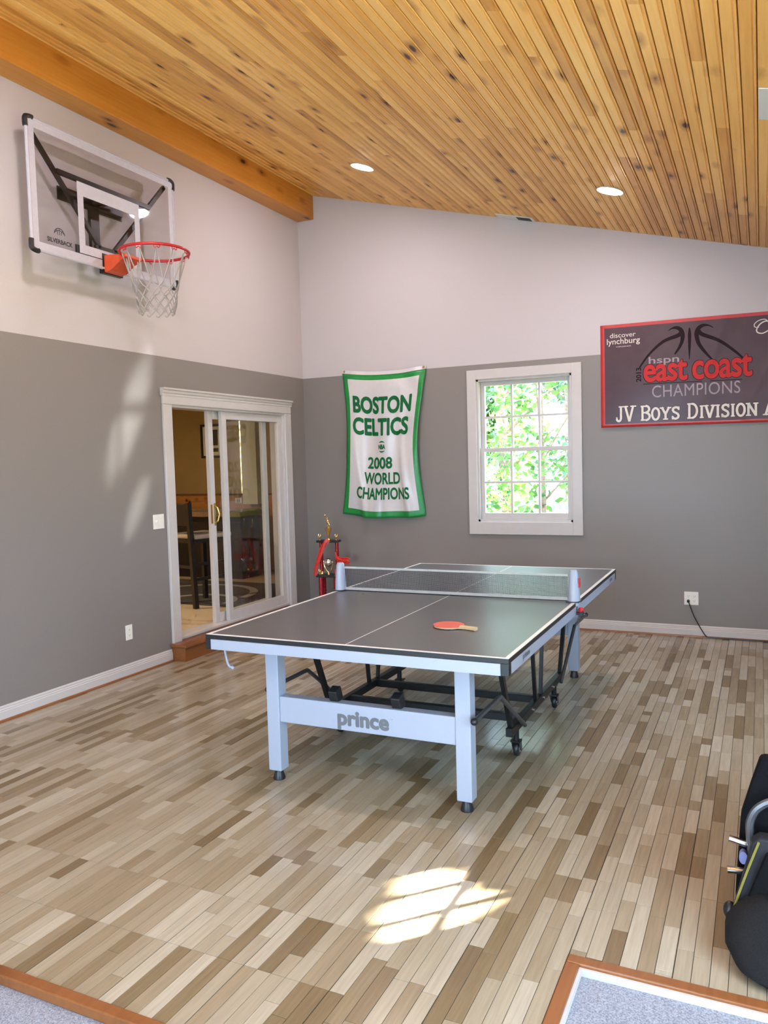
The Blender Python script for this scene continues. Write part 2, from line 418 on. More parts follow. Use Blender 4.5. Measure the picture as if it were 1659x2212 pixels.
# ------------------------------------------------------------------ the room shell
ZP = 2.471; ZC, SL = 4.369, .2635; XR = 5.30
def wall(name, place, u0, u1, z0, z1, holes, split=None, thick=.16, mats=('grey_wall', 'white_wall')):
    """wall in a plane: place(u, w, z), w = 0 inner face, w = thick outer; rectangular holes (u0,u1,z0,z1)"""
    us = sorted({u0, u1} | {h[i] for h in holes for i in (0, 1)}); zs = sorted({z0, z1} | {h[i] for h in holes for i in (2, 3)} | ({split} if split else set()))
    mb = MB()
    def solid(a, b): 
        return not any(h[0] < a < h[1] and h[2] < b < h[3] for h in holes)
    for i in range(len(us)-1):
        for j in range(len(zs)-1):
            a, b, c, d = us[i], us[i+1], zs[j], zs[j+1]
            if not solid((a+b)/2, (c+d)/2): continue
            mb.mi = 1 if (split and c >= split-1e-6) else 0
            mb.quad(place(a, 0, c), place(b, 0, c), place(b, 0, d), place(a, 0, d))
            mb.quad(place(a, thick, c), place(b, thick, c), place(b, thick, d), place(a, thick, d))
    for h in holes:
        a, b, c, d = h
        mb.mi = 0
        for (p, q) in (((a, c), (b, c)), ((b, c), (b, d)), ((b, d), (a, d)), ((a, d), (a, c))):
            mb.quad(place(p[0], 0, p[1]), place(q[0], 0, q[1]), place(q[0], thick, q[1]), place(p[0], thick, p[1]))
    o = mb.build(name, list(mats), kind='structure'); return o
wall('wall_back', lambda u, w, z: Vector((u, w, z)), -.16, XR+.16, -.2, 4.7, [(1.905, 2.81, .98, 2.33)], ZP)
wall('wall_left', lambda u, w, z: Vector((-w, u, z)), YREAR-.16, .16, -.2, 4.7, [(-2.11, -.40, .15, 2.10)], ZP)
RW = [(-2.838, -2.118, .71, 2.06), (-7.30, -5.10, .25, 2.35)]
wall('wall_right', lambda u, w, z: Vector((XR+w, u, z)), YREAR-.16, .16, -.2, 3.3, RW, ZP)
wall('wall_rear', lambda u, w, z: Vector((u, YREAR-w, z)), -.16, XR+.16, -.2, 4.7, [(.9, 4.3, -.045, 2.05)], ZP)

# ---- carpeted lower level and the raised strip floor
mb = MB(); mb.box((-.1, YREAR-.1, -.12), (XR+.1, -4.7, -.030)); mb.build('carpet', 'carpet', kind='structure', label='grey carpet on the lower level at the near edge')
floor = thing('floor', 'raised floor of pale maple strips in one-foot tiles', kind='structure')
mb = MB(); mb.mi = 0
mb.box((0, -5.56, -.045), (3.80, 0, -.0025)); mb.box((3.80, -4.80, -.045), (XR, 0, -.0025)); mb.build('subfloor', 'seam', floor)
TILE = .3087; STRIP = TILE/6; X0 = 3.800 - 13*TILE; Y0 = -5.252
strips = []
rs = random.Random(3)
def tone():
    v = rs.random()
    return rs.uniform(.62, 1.0) if v < .55 else (rs.uniform(.36, .62) if v < .83 else rs.uniform(.06, .34))
prev = {}
for i in range(-3, int((XR-X0)/STRIP)+1):
    xa = X0 + i*STRIP; xb = xa+STRIP
    if xb <= .012 or xa >= XR-.01: continue
    tile_i = math.floor(i/6 + 1e-6)
    off_ = (TILE/2 if tile_i % 2 else 0) if xa > 3.2 else 0
    jit = {j: (rs.uniform(-.07, .07) if (Y0+j*TILE > -4.7 or xa > 3.2) else 0) for j in range(-3, 20)}
    for j in range(-3, 18):
        ya = Y0 + off_ + j*TILE + jit[j]; yb = Y0 + off_ + (j+1)*TILE + jit[j+1]
        lo = -4.80 if (xa+xb)/2 > 3.80 else -5.56
        a, b = max(ya, lo), min(yb, -.012)
        if b-a < .02: continue
        edge_l = (i % 6 == 0); edge_r = (i % 6 == 5)
        gl = .0017 if edge_l else .0009; gr = .0017 if edge_r else .0009
        cuts = [a, b]
        if rs.random() < .22:
            c = a + (b-a)*rs.choice((.35, .5, .64)); cuts = [a, c, b]
        for k in range(len(cuts)-1):
            tn = prev.get(i) if (k == 0 and i in prev and rs.random() < .22) else tone()
            prev[i] = tn
            strips.append((max(xa, .012)+gl, min(xb, XR-.01)-gr, cuts[k]+.0008, cuts[k+1]-.0008, tn))
def px_area(s):
    p = project(((s[0]+s[1])/2, (s[2]+s[3])/2, 0))
    if p is None or not (-30 < p[0] < W_+30 and 0 < p[1] < H_+60): return 0
    return (s[1]-s[0])*(s[3]-s[2])*(1.57/p[2])/p[2]**2
strips.sort(key=px_area, reverse=True)
cache = {}
def strip_mesh(w, l):
    key = (round(w, 4), round(l, 3))
    if key not in cache:
        mb = MB(); c = .0005
        R = [[Vector((sx*(w/2-e), sy*(l/2-e), z)) for sx, sy in ((-1, -1), (1, -1), (1, 1), (-1, 1))] for e, z in ((0, -.0024), (0, -c), (c, 0))]
        mb.rings(R, cap0=False); cache[key] = mb.mesh('floor_strip', 'floor')
    return cache[key]
for s in strips[:300]:
    o = bpy.data.objects.new('floor_strip', strip_mesh(s[1]-s[0], s[3]-s[2])); COL.objects.link(o); o.parent = floor
    o.location = ((s[0]+s[1])/2, (s[2]+s[3])/2, 0); o.color = (s[4], 0, 0, 1)
def toned_mesh(name, items, mat, parent):
    """many pieces in one mesh with a per-piece 'tone' attribute; items: (list of rings, tone)"""
    V = []; Fc = []; T = []
    for rings_, tn in items:
        base = len(V); n = len(rings_[0])
        for r in rings_: V.extend([tuple(p) for p in r]); T.extend([tn]*n)
        for a in range(len(rings_)-1):
            for i in range(n):
                j = (i+1) % n; Fc.append((base+a*n+i, base+a*n+j, base+(a+1)*n+j, base+(a+1)*n+i))
        Fc.append(tuple(base+(len(rings_)-1)*n+i for i in range(n))); 
        if n > 4: Fc.append(tuple(base+i for i in reversed(range(n))))
    me = bpy.data.meshes.new(name); me.from_pydata(V, [], Fc)
    at = me.attributes.new('tone', 'FLOAT', 'POINT'); at.data.foreach_set('value', T)
    me.materials.append(M[mat]); o = link(name, me, parent, kind='stuff'); o.color = (0, 0, 0, 1); return o
items = []
for s in strips[300:]:
    xa, xb, ya, yb, tn = s; c = .0005
    items.append(([[Vector((x, y, z)) for x, y in ((xa+e, ya+e), (xb-e, ya+e), (xb-e, yb-e), (xa+e, yb-e))] for e, z in ((0, -.0024), (0, -c), (c, 0))], tn))
toned_mesh('floor_strips', items, 'floor', floor)
# stained nosing along the open edges of the raised floor
tr = thing('trim_1', 'stained wooden nosing along the edge of the raised floor', kind='structure')
mb = MB(); mb.box((0, -5.60, -.0295), (3.80, -5.56, .004)); mb.build('nosing', 'step_wood', tr, bevel=.004)
mb = MB(); mb.box((3.80, -5.60, -.0295), (3.842, -4.842, .004)); mb.build('nosing', 'step_wood', tr, bevel=.004)
mb = MB(); mb.box((3.80, -4.842, -.0295), (XR, -4.80, .004)); mb.build('nosing', 'step_wood', tr, bevel=.004)
mb = MB(); mb.box((3.842, -5.56, -.0295), (3.850, -4.850, -.006)); mb.box((3.842, -4.850, -.0295), (XR, -4.842, -.006)); mb.build('riser_board', 'trim', tr, label='white painted riser strip with scuffs')

# ---- ceiling boards on the slope
ceil = thing('ceiling', 'sloping ceiling of knotty pine beaded boards', kind='structure', loc=(0, 0, ZC), rot=(0, math.atan(SL), 0))
CS = 1/math.cos(math.atan(SL)); LU = (XR+.1)*CS
mb = MB(); mb.box((-.2, YREAR-.2, .016), (LU, .1, .06)); mb.build('backing', 'groove', ceil)
BW = .0685
def board_rings(u, y0, y1):
    g = .0022; b = .0045
    prof = [(u+g, .016), (u+g, .004), (u+g+.003, 0), (u+BW-g-2*b-.0075, 0), (u+BW-g-2*b-.0045, .005), (u+BW-g-2*b-.0015, .005), (u+BW-g-b*2, .001), (u+BW-g-b, -.001), (u+BW-g, .001), (u+BW-g, .016)]
    return [[Vector((x, y, z)) for x, z in prof] for y in (y0+.0006, y1-.0006)]
rc = random.Random(11); boards = []
k = 0; u = .16
while u < LU-.05:
    y = 0.0; first = True
    while y > YREAR:
        ln = rc.uniform(.5, 2.6) if first else rc.uniform(1.4, 3.2); first = False
        y1 = max(y-ln, YREAR)
        if y1-YREAR < .4: y1 = YREAR
        v = rc.random(); tn = rc.uniform(.45, .95) if v < .7 else rc.uniform(.05, .45)
        boards.append((u, y1, y, tn)); y = y1
    u += BW
TH = math.atan(SL)
def ceil_world(u, y): return Vector((u*math.cos(TH), y, ZC-u*math.sin(TH)))
def vis_len(bd):
    n = 0
    for q in range(9):
        p = project(ceil_world(bd[0]+BW/2, bd[1]+(bd[2]-bd[1])*q/8))
        if p and -20 < p[0] < W_+20 and -20 < p[1] < 700: n += 1/p[2]
    return n*(bd[2]-bd[1])
boards.sort(key=vis_len, reverse=True)
for bd in boards[:300]:
    if vis_len(bd) <= 0: break
mb_cut = sum(1 for bd in boards if vis_len(bd) > 0); ncut = min(300, mb_cut)
for bd in boards[:ncut]:
    mb = MB(); mb.rings(board_rings(0, bd[1], bd[2])); o = mb.build('ceiling_board', 'pine', ceil); o.location = (bd[0], 0, 0); o.color = (bd[3], 0, 0, 1)
toned_mesh('ceiling_boards', [(board_rings(b[0], b[1], b[2]), b[3]) for b in boards[ncut:]], 'pine', ceil)
# beam along the left wall
mb = MB(); mb.box((.0, YREAR, 4.080), (.193, -.002, 4.36)); o = mb.build('beam', 'beam', kind='structure', bevel=.004, label='stained pine beam along the top of the left wall')
o.name = 'trim_2'

# ---- baseboards with a rounded cap and a stained shoe
def base_profile(place, length, parent):
    pr = [(0, 0), (.014, 0), (.014, .062), (.011, .067), (.012, .074), (.008, .080), (.009, .088), (.004, .098), (0, .098)]
    mb = MB(); mb.rings([[place(t, d, z) for d, z in pr] for t in length]); mb.build('board', 'trim', parent)
    sh = [(.014, 0), (.026, 0), (.025, .007), (.021, .012), (.014, .013)]
    mb = MB(); mb.rings([[place(t, d, z+.0005) for d, z in sh] for t in length]); mb.build('shoe', 'step_wood', parent, label='stained wooden shoe moulding')
bl = thing('baseboard_left', 'white moulded baseboard on the left wall', kind='structure')
base_profile(lambda t, d, z: Vector((d, t, z)), (-5.56, -2.215), bl)
base_profile(lambda t, d, z: Vector((d, t, z)), (-.29, -.0), bl)
bb = thing('baseboard_back', 'white moulded baseboard on the back wall', kind='structure')
base_profile(lambda t, d, z: Vector((t, -d, z)), (.0, XR), bb)
br = thing('baseboard_right', 'white moulded baseboard on the right wall', kind='structure')
base_profile(lambda t, d, z: Vector((XR-d, t, z)), (-4.8, 0), br)

# ------------------------------------------------------------------ double-hung windows
def double_hung(name, label, loc, rotz, w, h, cols=3, rows=2):
    """local x along the wall (0 centre), y outwards, z up from the opening's sill"""
    t = thing(name, label, kind='structure', loc=loc, rotz=rotz)
    cw = .088
    for lo, hi in (((-w/2-cw, -.022, -cw*1.35), (-w/2+.002, 0, h+cw)), ((w/2-.002, -.022, -cw*1.35), (w/2+cw, 0, h+cw)), ((-w/2, -.022, h-.002), (w/2, 0, h+cw)), ((-w/2, -.022, -cw*1.35), (w/2, 0, .002))):
        mb = MB(); mb.box(lo, hi); mb.build('casing', 'trim', t, bevel=.004)
    jd = .15
    mb = MB()
    for lo, hi in (((-w/2, -.002, 0), (-w/2+.02, jd, h)), ((w/2-.02, -.002, 0), (w/2, jd, h)), ((-w/2, -.002, h-.02), (w/2, jd, h)), ((-w/2, -.002, 0), (w/2, jd, .022))): mb.box(lo, hi)
    mb.build('jamb', 'trim', t)
    def sash(y, z0, z1, top, bot):
        fr = MB(); st = .038; a, b = -w/2+.02, w/2-.02
        fr.box((a, y, z0), (a+st, y+.035, z1)); fr.box((b-st, y, z0), (b, y+.035, z1))
        fr.box((a+st, y, z1-top), (b-st, y+.035, z1)); fr.box((a+st, y, z0), (b-st, y+.035, z0+bot))
        f = fr.build('sash', 'trim', t, bevel=.002)
        gx0, gx1, gz0, gz1 = a+st, b-st, z0+bot, z1-top
        for c in range(1, cols):
            x = gx0+(gx1-gx0)*c/cols; mb = MB(); mb.box((x-.010, y+.004, gz0), (x+.010, y+.031, gz1)); mb.build('muntin', 'trim', f)
        for r_ in range(1, rows):
            z = gz0+(gz1-gz0)*r_/rows; mb = MB(); mb.box((gx0, y+.0045, z-.010), (gx1, y+.0305, z+.010)); mb.build('muntin', 'trim', f)
        for c in range(cols):
            for r_ in range(rows):
                xa = gx0+(gx1-gx0)*c/cols; xb = gx0+(gx1-gx0)*(c+1)/cols; za = gz0+(gz1-gz0)*r_/rows; zb = gz0+(gz1-gz0)*(r_+1)/rows
                mb = MB(); mb.quad((xa, y+.018, za), (xb, y+.018, za), (xb, y+.018, zb), (xa, y+.018, zb)); mb.build('pane', 'glass', f)
    mid = h*.505
    sash(.075, mid-.02, h-.02, .04, .03)
    sash(.036, .022, mid+.018, .036, .06)
    return t
double_hung('window_1', 'white double-hung window of twelve panes in the back wall', (2.3575, 0, .98), 0, .905, 1.35)
double_hung('window_2', 'white double-hung window in the right wall outside the view', (XR, -2.478, .71), -math.pi/2, .72, 1.35)
double_hung('window_3', 'wide white window in the right wall near the camera', (XR, -6.20, .25), -math.pi/2, 2.20, 2.10)
# glazed doors in the rear wall, behind the camera
d2 = thing('door_2', 'white glazed doors in the rear wall behind the camera', kind='structure')
for a, b in ((.9, 2.0), (2.0, 3.2), (3.2, 4.3)):
    mb = MB(); y0, y1 = YREAR-.10, YREAR-.05
    mb.box((a, y0, -.045), (a+.09, y1, 2.05)); mb.box((b-.09, y0, -.045), (b, y1, 2.05)); mb.box((a+.09, y0, 1.95), (b-.09, y1, 2.05)); mb.box((a+.09, y0, -.045), (b-.09, y1, .12))
    mb.build('door_frame', 'trim', d2)
    mb = MB(); mb.quad((a+.09, y0+.02, .12), (b-.09, y0+.02, .12), (b-.09, y0+.02, 1.95), (a+.09, y0+.02, 1.95)); mb.build('pane', 'glass', d2)

# ------------------------------------------------------------------ sliding door in the left wall, step, den behind
dr = thing('door_1', 'white sliding glass door standing half open in the left wall', kind='structure')
Y0d, Y1d, Z0d, Z1d = -2.11, -.40, .15, 2.10
def casing(lo, hi): mb = MB(); mb.box(lo, hi); return mb.build('casing', 'trim', dr, bevel=.005)
casing((-.002, Y0d-.095, .14), (.022, Y0d+.008, 2.0895)); casing((-.002, Y1d-.008, .14), (.022, Y1d+.105, 2.0895))
casing((-.002, Y0d-.095, 2.09), (.022, Y1d+.105, 2.165))
mb = MB(); mb.rings([[Vector((d, y, z)) for d, z in ((0, 2.160), (.026, 2.160), (.026, 2.175), (.032, 2.183), (.036, 2.200), (.046, 2.208), (.046, 2.222), (0, 2.222))] for y in (Y0d-.105, Y1d+.115)]); mb.build('head_crown', 'trim', dr)
mb = MB()
for lo, hi in (((-.158, Y0d, Z0d), (.002, Y0d+.026, Z1d)), ((-.158, Y1d-.026, Z0d), (.002, Y1d, Z1d)), ((-.158, Y0d+.026, Z1d-.03), (.002, Y1d-.026, Z1d)), ((-.158, Y0d+.026, Z0d), (.004, Y1d-.026, Z0d+.022))): mb.box(lo, hi)
mb.build('door_frame', 'trim', dr, bevel=.002)
def panel(x, a, b, z0, z1, st=.062, name='fixed_panel', mullion=0):
    mb = MB(); mb.box((x-.02, a, z0), (x+.02, a+st, z1)); mb.box((x-.02, b-st, z0), (x+.02, b, z1)); mb.box((x-.02, a+st, z1-.07), (x+.02, b-st, z1)); mb.box((x-.02, a+st, z0), (x+.02, b-st, z0+.085))
    p = mb.build(name, 'trim', dr, bevel=.003)
    g = MB(); g.quad((x, a+st, z0+.085), (x, b-st, z0+.085), (x, b-st, z1-.07), (x, a+st, z1-.07)); g.build('pane', 'door_glass', p)
    return p
panel(-.038, -1.395, -.428, .172, 2.07)
sp = panel(-.092, -1.525, -.62, .172, 2.07, name='sliding_panel')
mb = MB(); mb.box((-.0745, -1.492, 1.05), (-.068, -1.468, 1.25)); mb.tube([(-.07, -1.48, 1.075), (-.045, -1.474, 1.09), (-.032, -1.466, 1.15), (-.045, -1.474, 1.21), (-.07, -1.48, 1.225)], .008, 8); mb.box((-.078, -1.5275, 1.07), (-.062, -1.524, 1.24))
mb.build('handle', 'brass', sp, smooth=False, label='brass pull handle')
# step
st = thing('step', 'stained brown wooden step below the sliding door', 'step', (0, 0, 0))
mb = MB(); mb.box((.001, -2.205, .001), (.135, -.285, .118)); mb.build('body', 'step_wood', st)
mb = MB(); mb.box((.001, -2.225, .118), (.16, -.270, .142)); mb.build('tread', 'step_wood', st, bevel=.004)

# den shell
mb = MB(); mb.box((-4.6, -3.2, .05), (-.16, 2.0, .15)); mb.build('floor_den', 'tan_carpet', kind='structure', label='tan carpet of the den beyond the sliding door')
wall('wall_den_back', lambda u, w, z: Vector((u, 1.8+w, z)), -4.7, -.1, .1, 2.7, [(-2.13, -1.99, 1.20, 2.30)], None, .12, ('tan_wall', 'tan_wall'))
wall('wall_den_left', lambda u, w, z: Vector((-4.55-w, u, z)), -3.3, 1.95, .1, 2.7, [], None, .12, ('tan_wall', 'tan_wall'))
wall('wall_den_front', lambda u, w, z: Vector((u, -3.2-w, z)), -4.7, -.1, .1, 2.7, [], None, .12, ('tan_wall', 'tan_wall'))
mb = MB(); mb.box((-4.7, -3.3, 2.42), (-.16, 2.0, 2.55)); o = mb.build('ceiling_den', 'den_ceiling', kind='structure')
wall('wall_den_right', lambda u, w, z: Vector((-.165+w*.01, u, z)), .16, 1.95, .1, 2.5, [], None, .12, ('cream', 'cream'))
mb = MB(); mb.quad((-2.13, 1.86, 1.2), (-1.99, 1.86, 1.2), (-1.99, 1.86, 2.3), (-2.13, 1.86, 2.3)); mb.build('window_4', 'glass', kind='structure', label='narrow bright window at the back of the den')
mb = MB(); mb.box((-1.985, 1.62, 1.06), (-1.745, 1.798, 2.42)); mb.build('wall_pier', 'cream', kind='structure', label='cream pier above the bar in the den')
tw = thing('trim_3', 'orange pine wainscot below a dark rail on the den wall', kind='structure')
mb = MB(); mb.box((-4.5, 1.775, .15), (-.2, 1.799, 1.09)); mb.build('panel', 'wainscot', tw)
mb = MB(); mb.box((-4.5, 1.768, 1.092), (-.2, 1.799, 1.172)); mb.build('panel', 'wainscot', tw)
mb = MB(); mb.box((-4.5, 1.755, 1.175), (-.2, 1.799, 1.20)); mb.build('rail', 'step_wood', tw)
ba = thing('bar_counter', 'dark bar counter with a live-edge wooden top in the den', 'bar counter', (-2.4, 1.1, .15))
mb = MB(); mb.box((-1.6, -.15, 0), (.85, .25, .80)); mb.build('body', 'dark_wood', ba)
pts = [(-1.7, .35), (-1.7, -.30)] + [(-1.7+2.65*q/24, -.30+.02*math.sin(q*1.3)+.014*math.sin(q*2.9)) for q in range(1, 25)] + [(.95, .35)]
mb = MB(); mb.prism(pts, .80, .862); mb.build('top', 'counter', ba)
mb = MB(); mb.box((-1.6, -.162, .06), (.85, -.152, .72)); mb.build('front_panel', 'dark_wood', ba)
fr = thing('picture_frame', 'black framed picture with a cream mat on the den wall', 'picture', (-2.585, 1.798, 1.935))
mb = MB(); w, h, t = .19, .235, .032
for lo, hi in (((-w, -.025, -h), (-w+t, 0, h)), ((w-t, -.025, -h), (w, 0, h)), ((-w+t, -.025, h-t), (w-t, 0, h)), ((-w+t, -.025, -h), (w-t, 0, -h+t))): mb.box(lo, hi)
mb.build('frame', 'black', fr)
mb = MB(); mb.box((-w+t, -.012, -h+t), (w-t, -.004, h-t)); mb.build('mat', 'cream', fr)
mb = MB(); mb.box((-.10, -.016, -.06), (.10, -.012, .155)); mb.box((-.10, -.016, -.15), (.10, -.012, -.10)); mb.build('print', 'dark_wood', fr)
mb = MB(); ribbon(mb, [(-.02, .14), (.0, .08), (-.03, .03), (.0, -.02), (-.04, -.05)], [.015, .04, .03, .025, .015], lambda x, z: Vector((x, -.0165, z))); mb.build('figure', 'cream', fr)
wp = thing('wall_plate', 'cream outlet plate on the den wainscot', 'outlet', (-2.16, 1.767, 1.10))
mb = MB(); mb.box((-.055, -.008, -.04), (.055, 0, .04)); mb.build('plate', 'plate', wp, bevel=.003)
for x in (-.016, .016):
    mb = MB(); mb.box((x-.004, -.0095, -.02), (x+.004, -.008, .02)); mb.build('slot', 'black', wp)
# bar stool seen through the open door
bs = thing('bar_stool', 'dark wooden bar stool with a padded seat in the den', 'bar stool', (-.80, -.90, .15), math.radians(-16))
mb = MB(); mb.bar((0, 0, 0), (-.02, -.03, 1.07), .045, .045, (0, 1, 0)); mb.build('leg', 'dark_wood', bs)
mb = MB(); mb.bar((-.42, 0, 0), (-.40, -.03, 1.07), .045, .045, (0, 1, 0)); mb.build('leg', 'dark_wood', bs)
for x in (0, -.42):
    mb = MB(); mb.bar((x, .42, .0105), (x, .42, .68), .042, .042, (0, 1, 0)); mb.build('leg', 'dark_wood', bs)
mb = MB(); mb.box((-.44, -.01, .66), (.02, .44, .70)); mb.build('seat_frame', 'dark_wood', bs)
mb = MB(); mb.box((-.45, .0, .70), (.03, .46, .745)); mb.build('seat', 'seat_pad', bs, bevel=.015)
mb = MB(); mb.box((-.40, -.045, .84), (-.02, -.015, 1.06)); mb.build('backrest', 'dark_wood', bs, bevel=.006)
for z in (.25, .40):
    mb = MB(); mb.box((-.40, -.012, z), (-.02, .012, z+.03)); mb.box((-.012, .0, z+.03), (.012, .42, z+.06)); mb.build('stretcher', 'dark_wood', bs)
rg = thing('rug', 'dark patterned rug with pale curved bands on the den floor', 'rug', (-1.7, -.05, .15))
mb = MB(); mb.box((-1.6, -.68, .0005), (1.35, .75, .010)); mb.build('pile', 'rug_dark', rg)
for cx, cy, R in ((.62, -.55, .42), (.3, -.2, .7), (-.6, -.5, .5)):
    mb = MB(); ribbon(mb, [(min(1.34, max(-1.59, cx+R*math.cos(a))), max(-.67, min(.74, cy+R*math.sin(a)))) for a in [math.pi*q/20 for q in range(21)]], .09, lambda x, y: Vector((x, y, .0108))); mb.build('band', 'rug_light', rg)

# ------------------------------------------------------------------ recessed lights and ceiling registers
def recessed(x, y, label):
    u = x*CS
    p = ceil_world(u, y)
    t = thing('recessed_light', label, 'ceiling light', p, group='recessed lights in the pine ceiling', rot=(0, TH, 0))
    mb = MB(); mb.lathe([(.098, -.0015), (.100, -.005), (.094, -.008), (.080, -.004), (.078, .010)], n=28); mb.build('trim_ring', 'vent_white', t, smooth=True)
    mb = MB(); mb.lathe([(.080, -.0045), (.078, -.0075), (.060, -.010), (.035, -.0115), (.001, -.012)], n=28); mb.build('lens', 'lamp', t, smooth=True)
recessed(1.380, -1.235, 'lit recessed ceiling light nearer the beam above the banner')
recessed(3.362, -1.222, 'lit recessed ceiling light above the red banner side')
for x, sx_ in ((1.38, 'beam'), (3.362, 'window')):
    for y, sy_ in ((-4.15, 'just above the top of the view'), (-7.1, 'furthest behind the camera')): recessed(x, y, 'lit recessed ceiling light on the %s side, %s' % (sx_, sy_))
t = thing('added_den_light', 'small warm ceiling light of the den beyond the sliding door', 'ceiling light', (-2.6, -2.2, 2.42))  # added out of view, only to light the den
mb = MB(); mb.lathe([(.10, 0), (.105, -.006), (.095, -.012), (.09, -.004)], n=24); mb.build('trim_ring', 'vent_white', t, smooth=True)
mb = MB(); mb.lathe([(.089, -.005), (.08, -.02), (.05, -.03), (.001, -.034)], n=24); mb.build('lens', 'added_den_lamp', t, smooth=True)
def register(loc, su, sv, label, damper):
    t = thing('ceiling_register', label, 'air vent', ceil_world(loc[0]*CS, loc[1]), rot=(0, TH, 0))
    mb = MB(); mb.box((-su/2, -sv/2, -.008), (su/2, sv/2, -.0012)); mb.build('frame', 'vent_white', t, bevel=.003)
    a, b, c, d = damper
    mb = MB(); mb.box((a, c, -.0095), (b, d, -.008)); mb.build('damper', 'vent_dark', t)
    n = 7
    for q in range(n):
        if (b-a) > (d-c): x = a+(b-a)*(q+.5)/n; lo, hi = (x-.003, c, -.012), (x+.003, d, -.0095)
        else: y = c+(d-c)*(q+.5)/n; lo, hi = (a, y-.003, -.012), (b, y+.003, -.0095)
        mb = MB(); mb.box(lo, hi); mb.build('louvre', 'vent_dark', t)
register((2.335, -.075), .36, .135, 'white air register in the ceiling beside the back wall', (.02, .15, -.045, .045))
register((4.475, -2.935), .29, .37, 'white air register at the right edge of the ceiling', (.5*-.29+.045, .115, -.10, .10))

# ------------------------------------------------------------------ outlets, switch, cord
def outlet(name, label, loc, rotz, gang=1):
    t = thing(name, label, 'outlet', loc, rotz)
    w = .07 if gang == 1 else .116
    mb = MB(); mb.box((-w/2, -.006, -.0575), (w/2, -.0005, .0575)); mb.build('plate', 'plate', t, bevel=.003)
    for g in range(gang):
        cx = 0 if gang == 1 else (-.024, .024)[g]
        for z in (-.02, .02):
            mb = MB(); mb.prism([(cx+.0165*math.cos(a), z+.0135*math.sin(a)) for a in [2*math.pi*q/14 for q in range(14)]], -.0075, -.006, lambda x, z_, y: Vector((x, y, z_))); r_ = mb.build('receptacle', 'plate', t)
            
            for lo, hi in (((cx-.0075, -.0079, z-.002), (cx-.0055, -.0075, z+.006)), ((cx+.0055, -.0079, z-.002), (cx+.0075, -.0075, z+.006)), ((cx-.002, -.0079, z-.0095), (cx+.002, -.0075, z-.0055))):
                mb = MB(); mb.box(lo, hi); mb.build('slot', 'black', r_)
    return t
outlet('wall_outlet', 'cream duplex outlet low on the grey left wall', (0, -2.685, .334), math.pi/2)
outlet('wall_outlet', 'double outlet with a black plug on the grey back wall', (3.809, 0, .332), 0, 2)
sw = thing('light_switch', 'cream double switch plate beside the sliding door', 'light switch', (0, -2.302, 1.15), math.pi/2)
mb = MB(); mb.box((-.0625, -.006, -.0585), (.0625, -.0005, .0585)); mb.build('plate', 'plate', sw, bevel=.003)
mb = MB(); mb.box((-.033, -.016, -.004), (-.025, -.006, .012), Matrix.Rotation(.5, 3, 'X')); mb.build('toggle', 'plate', sw)
mb = MB(); mb.box((.008, -.009, -.033), (.041, -.006, .033)); mb.build('rocker', 'plate', sw, bevel=.001)
pc = thing('power_cord', 'black power cord plugged into the back wall outlet', 'cord', (3.785, 0, .31))
mb = MB(); mb.tube([(0, -.008, 0), (0, -.032, -.002)], [.013, .011], 10); mb.build('plug', 'black', pc)
mb = MB(); mb.tube(smooth_path([(0, -.030, -.003), (.010, -.042, -.02), (.045, -.04, -.12), (.09, -.034, -.21), (.128, -.032, -.275), (.146, -.03, -.2935), (.165, -.029, -.3015), (.34, -.028, -.3045), (.9, -.029, -.305), (1.5, -.030, -.305)]), .0045, 6); mb.build('cable', 'black', pc)

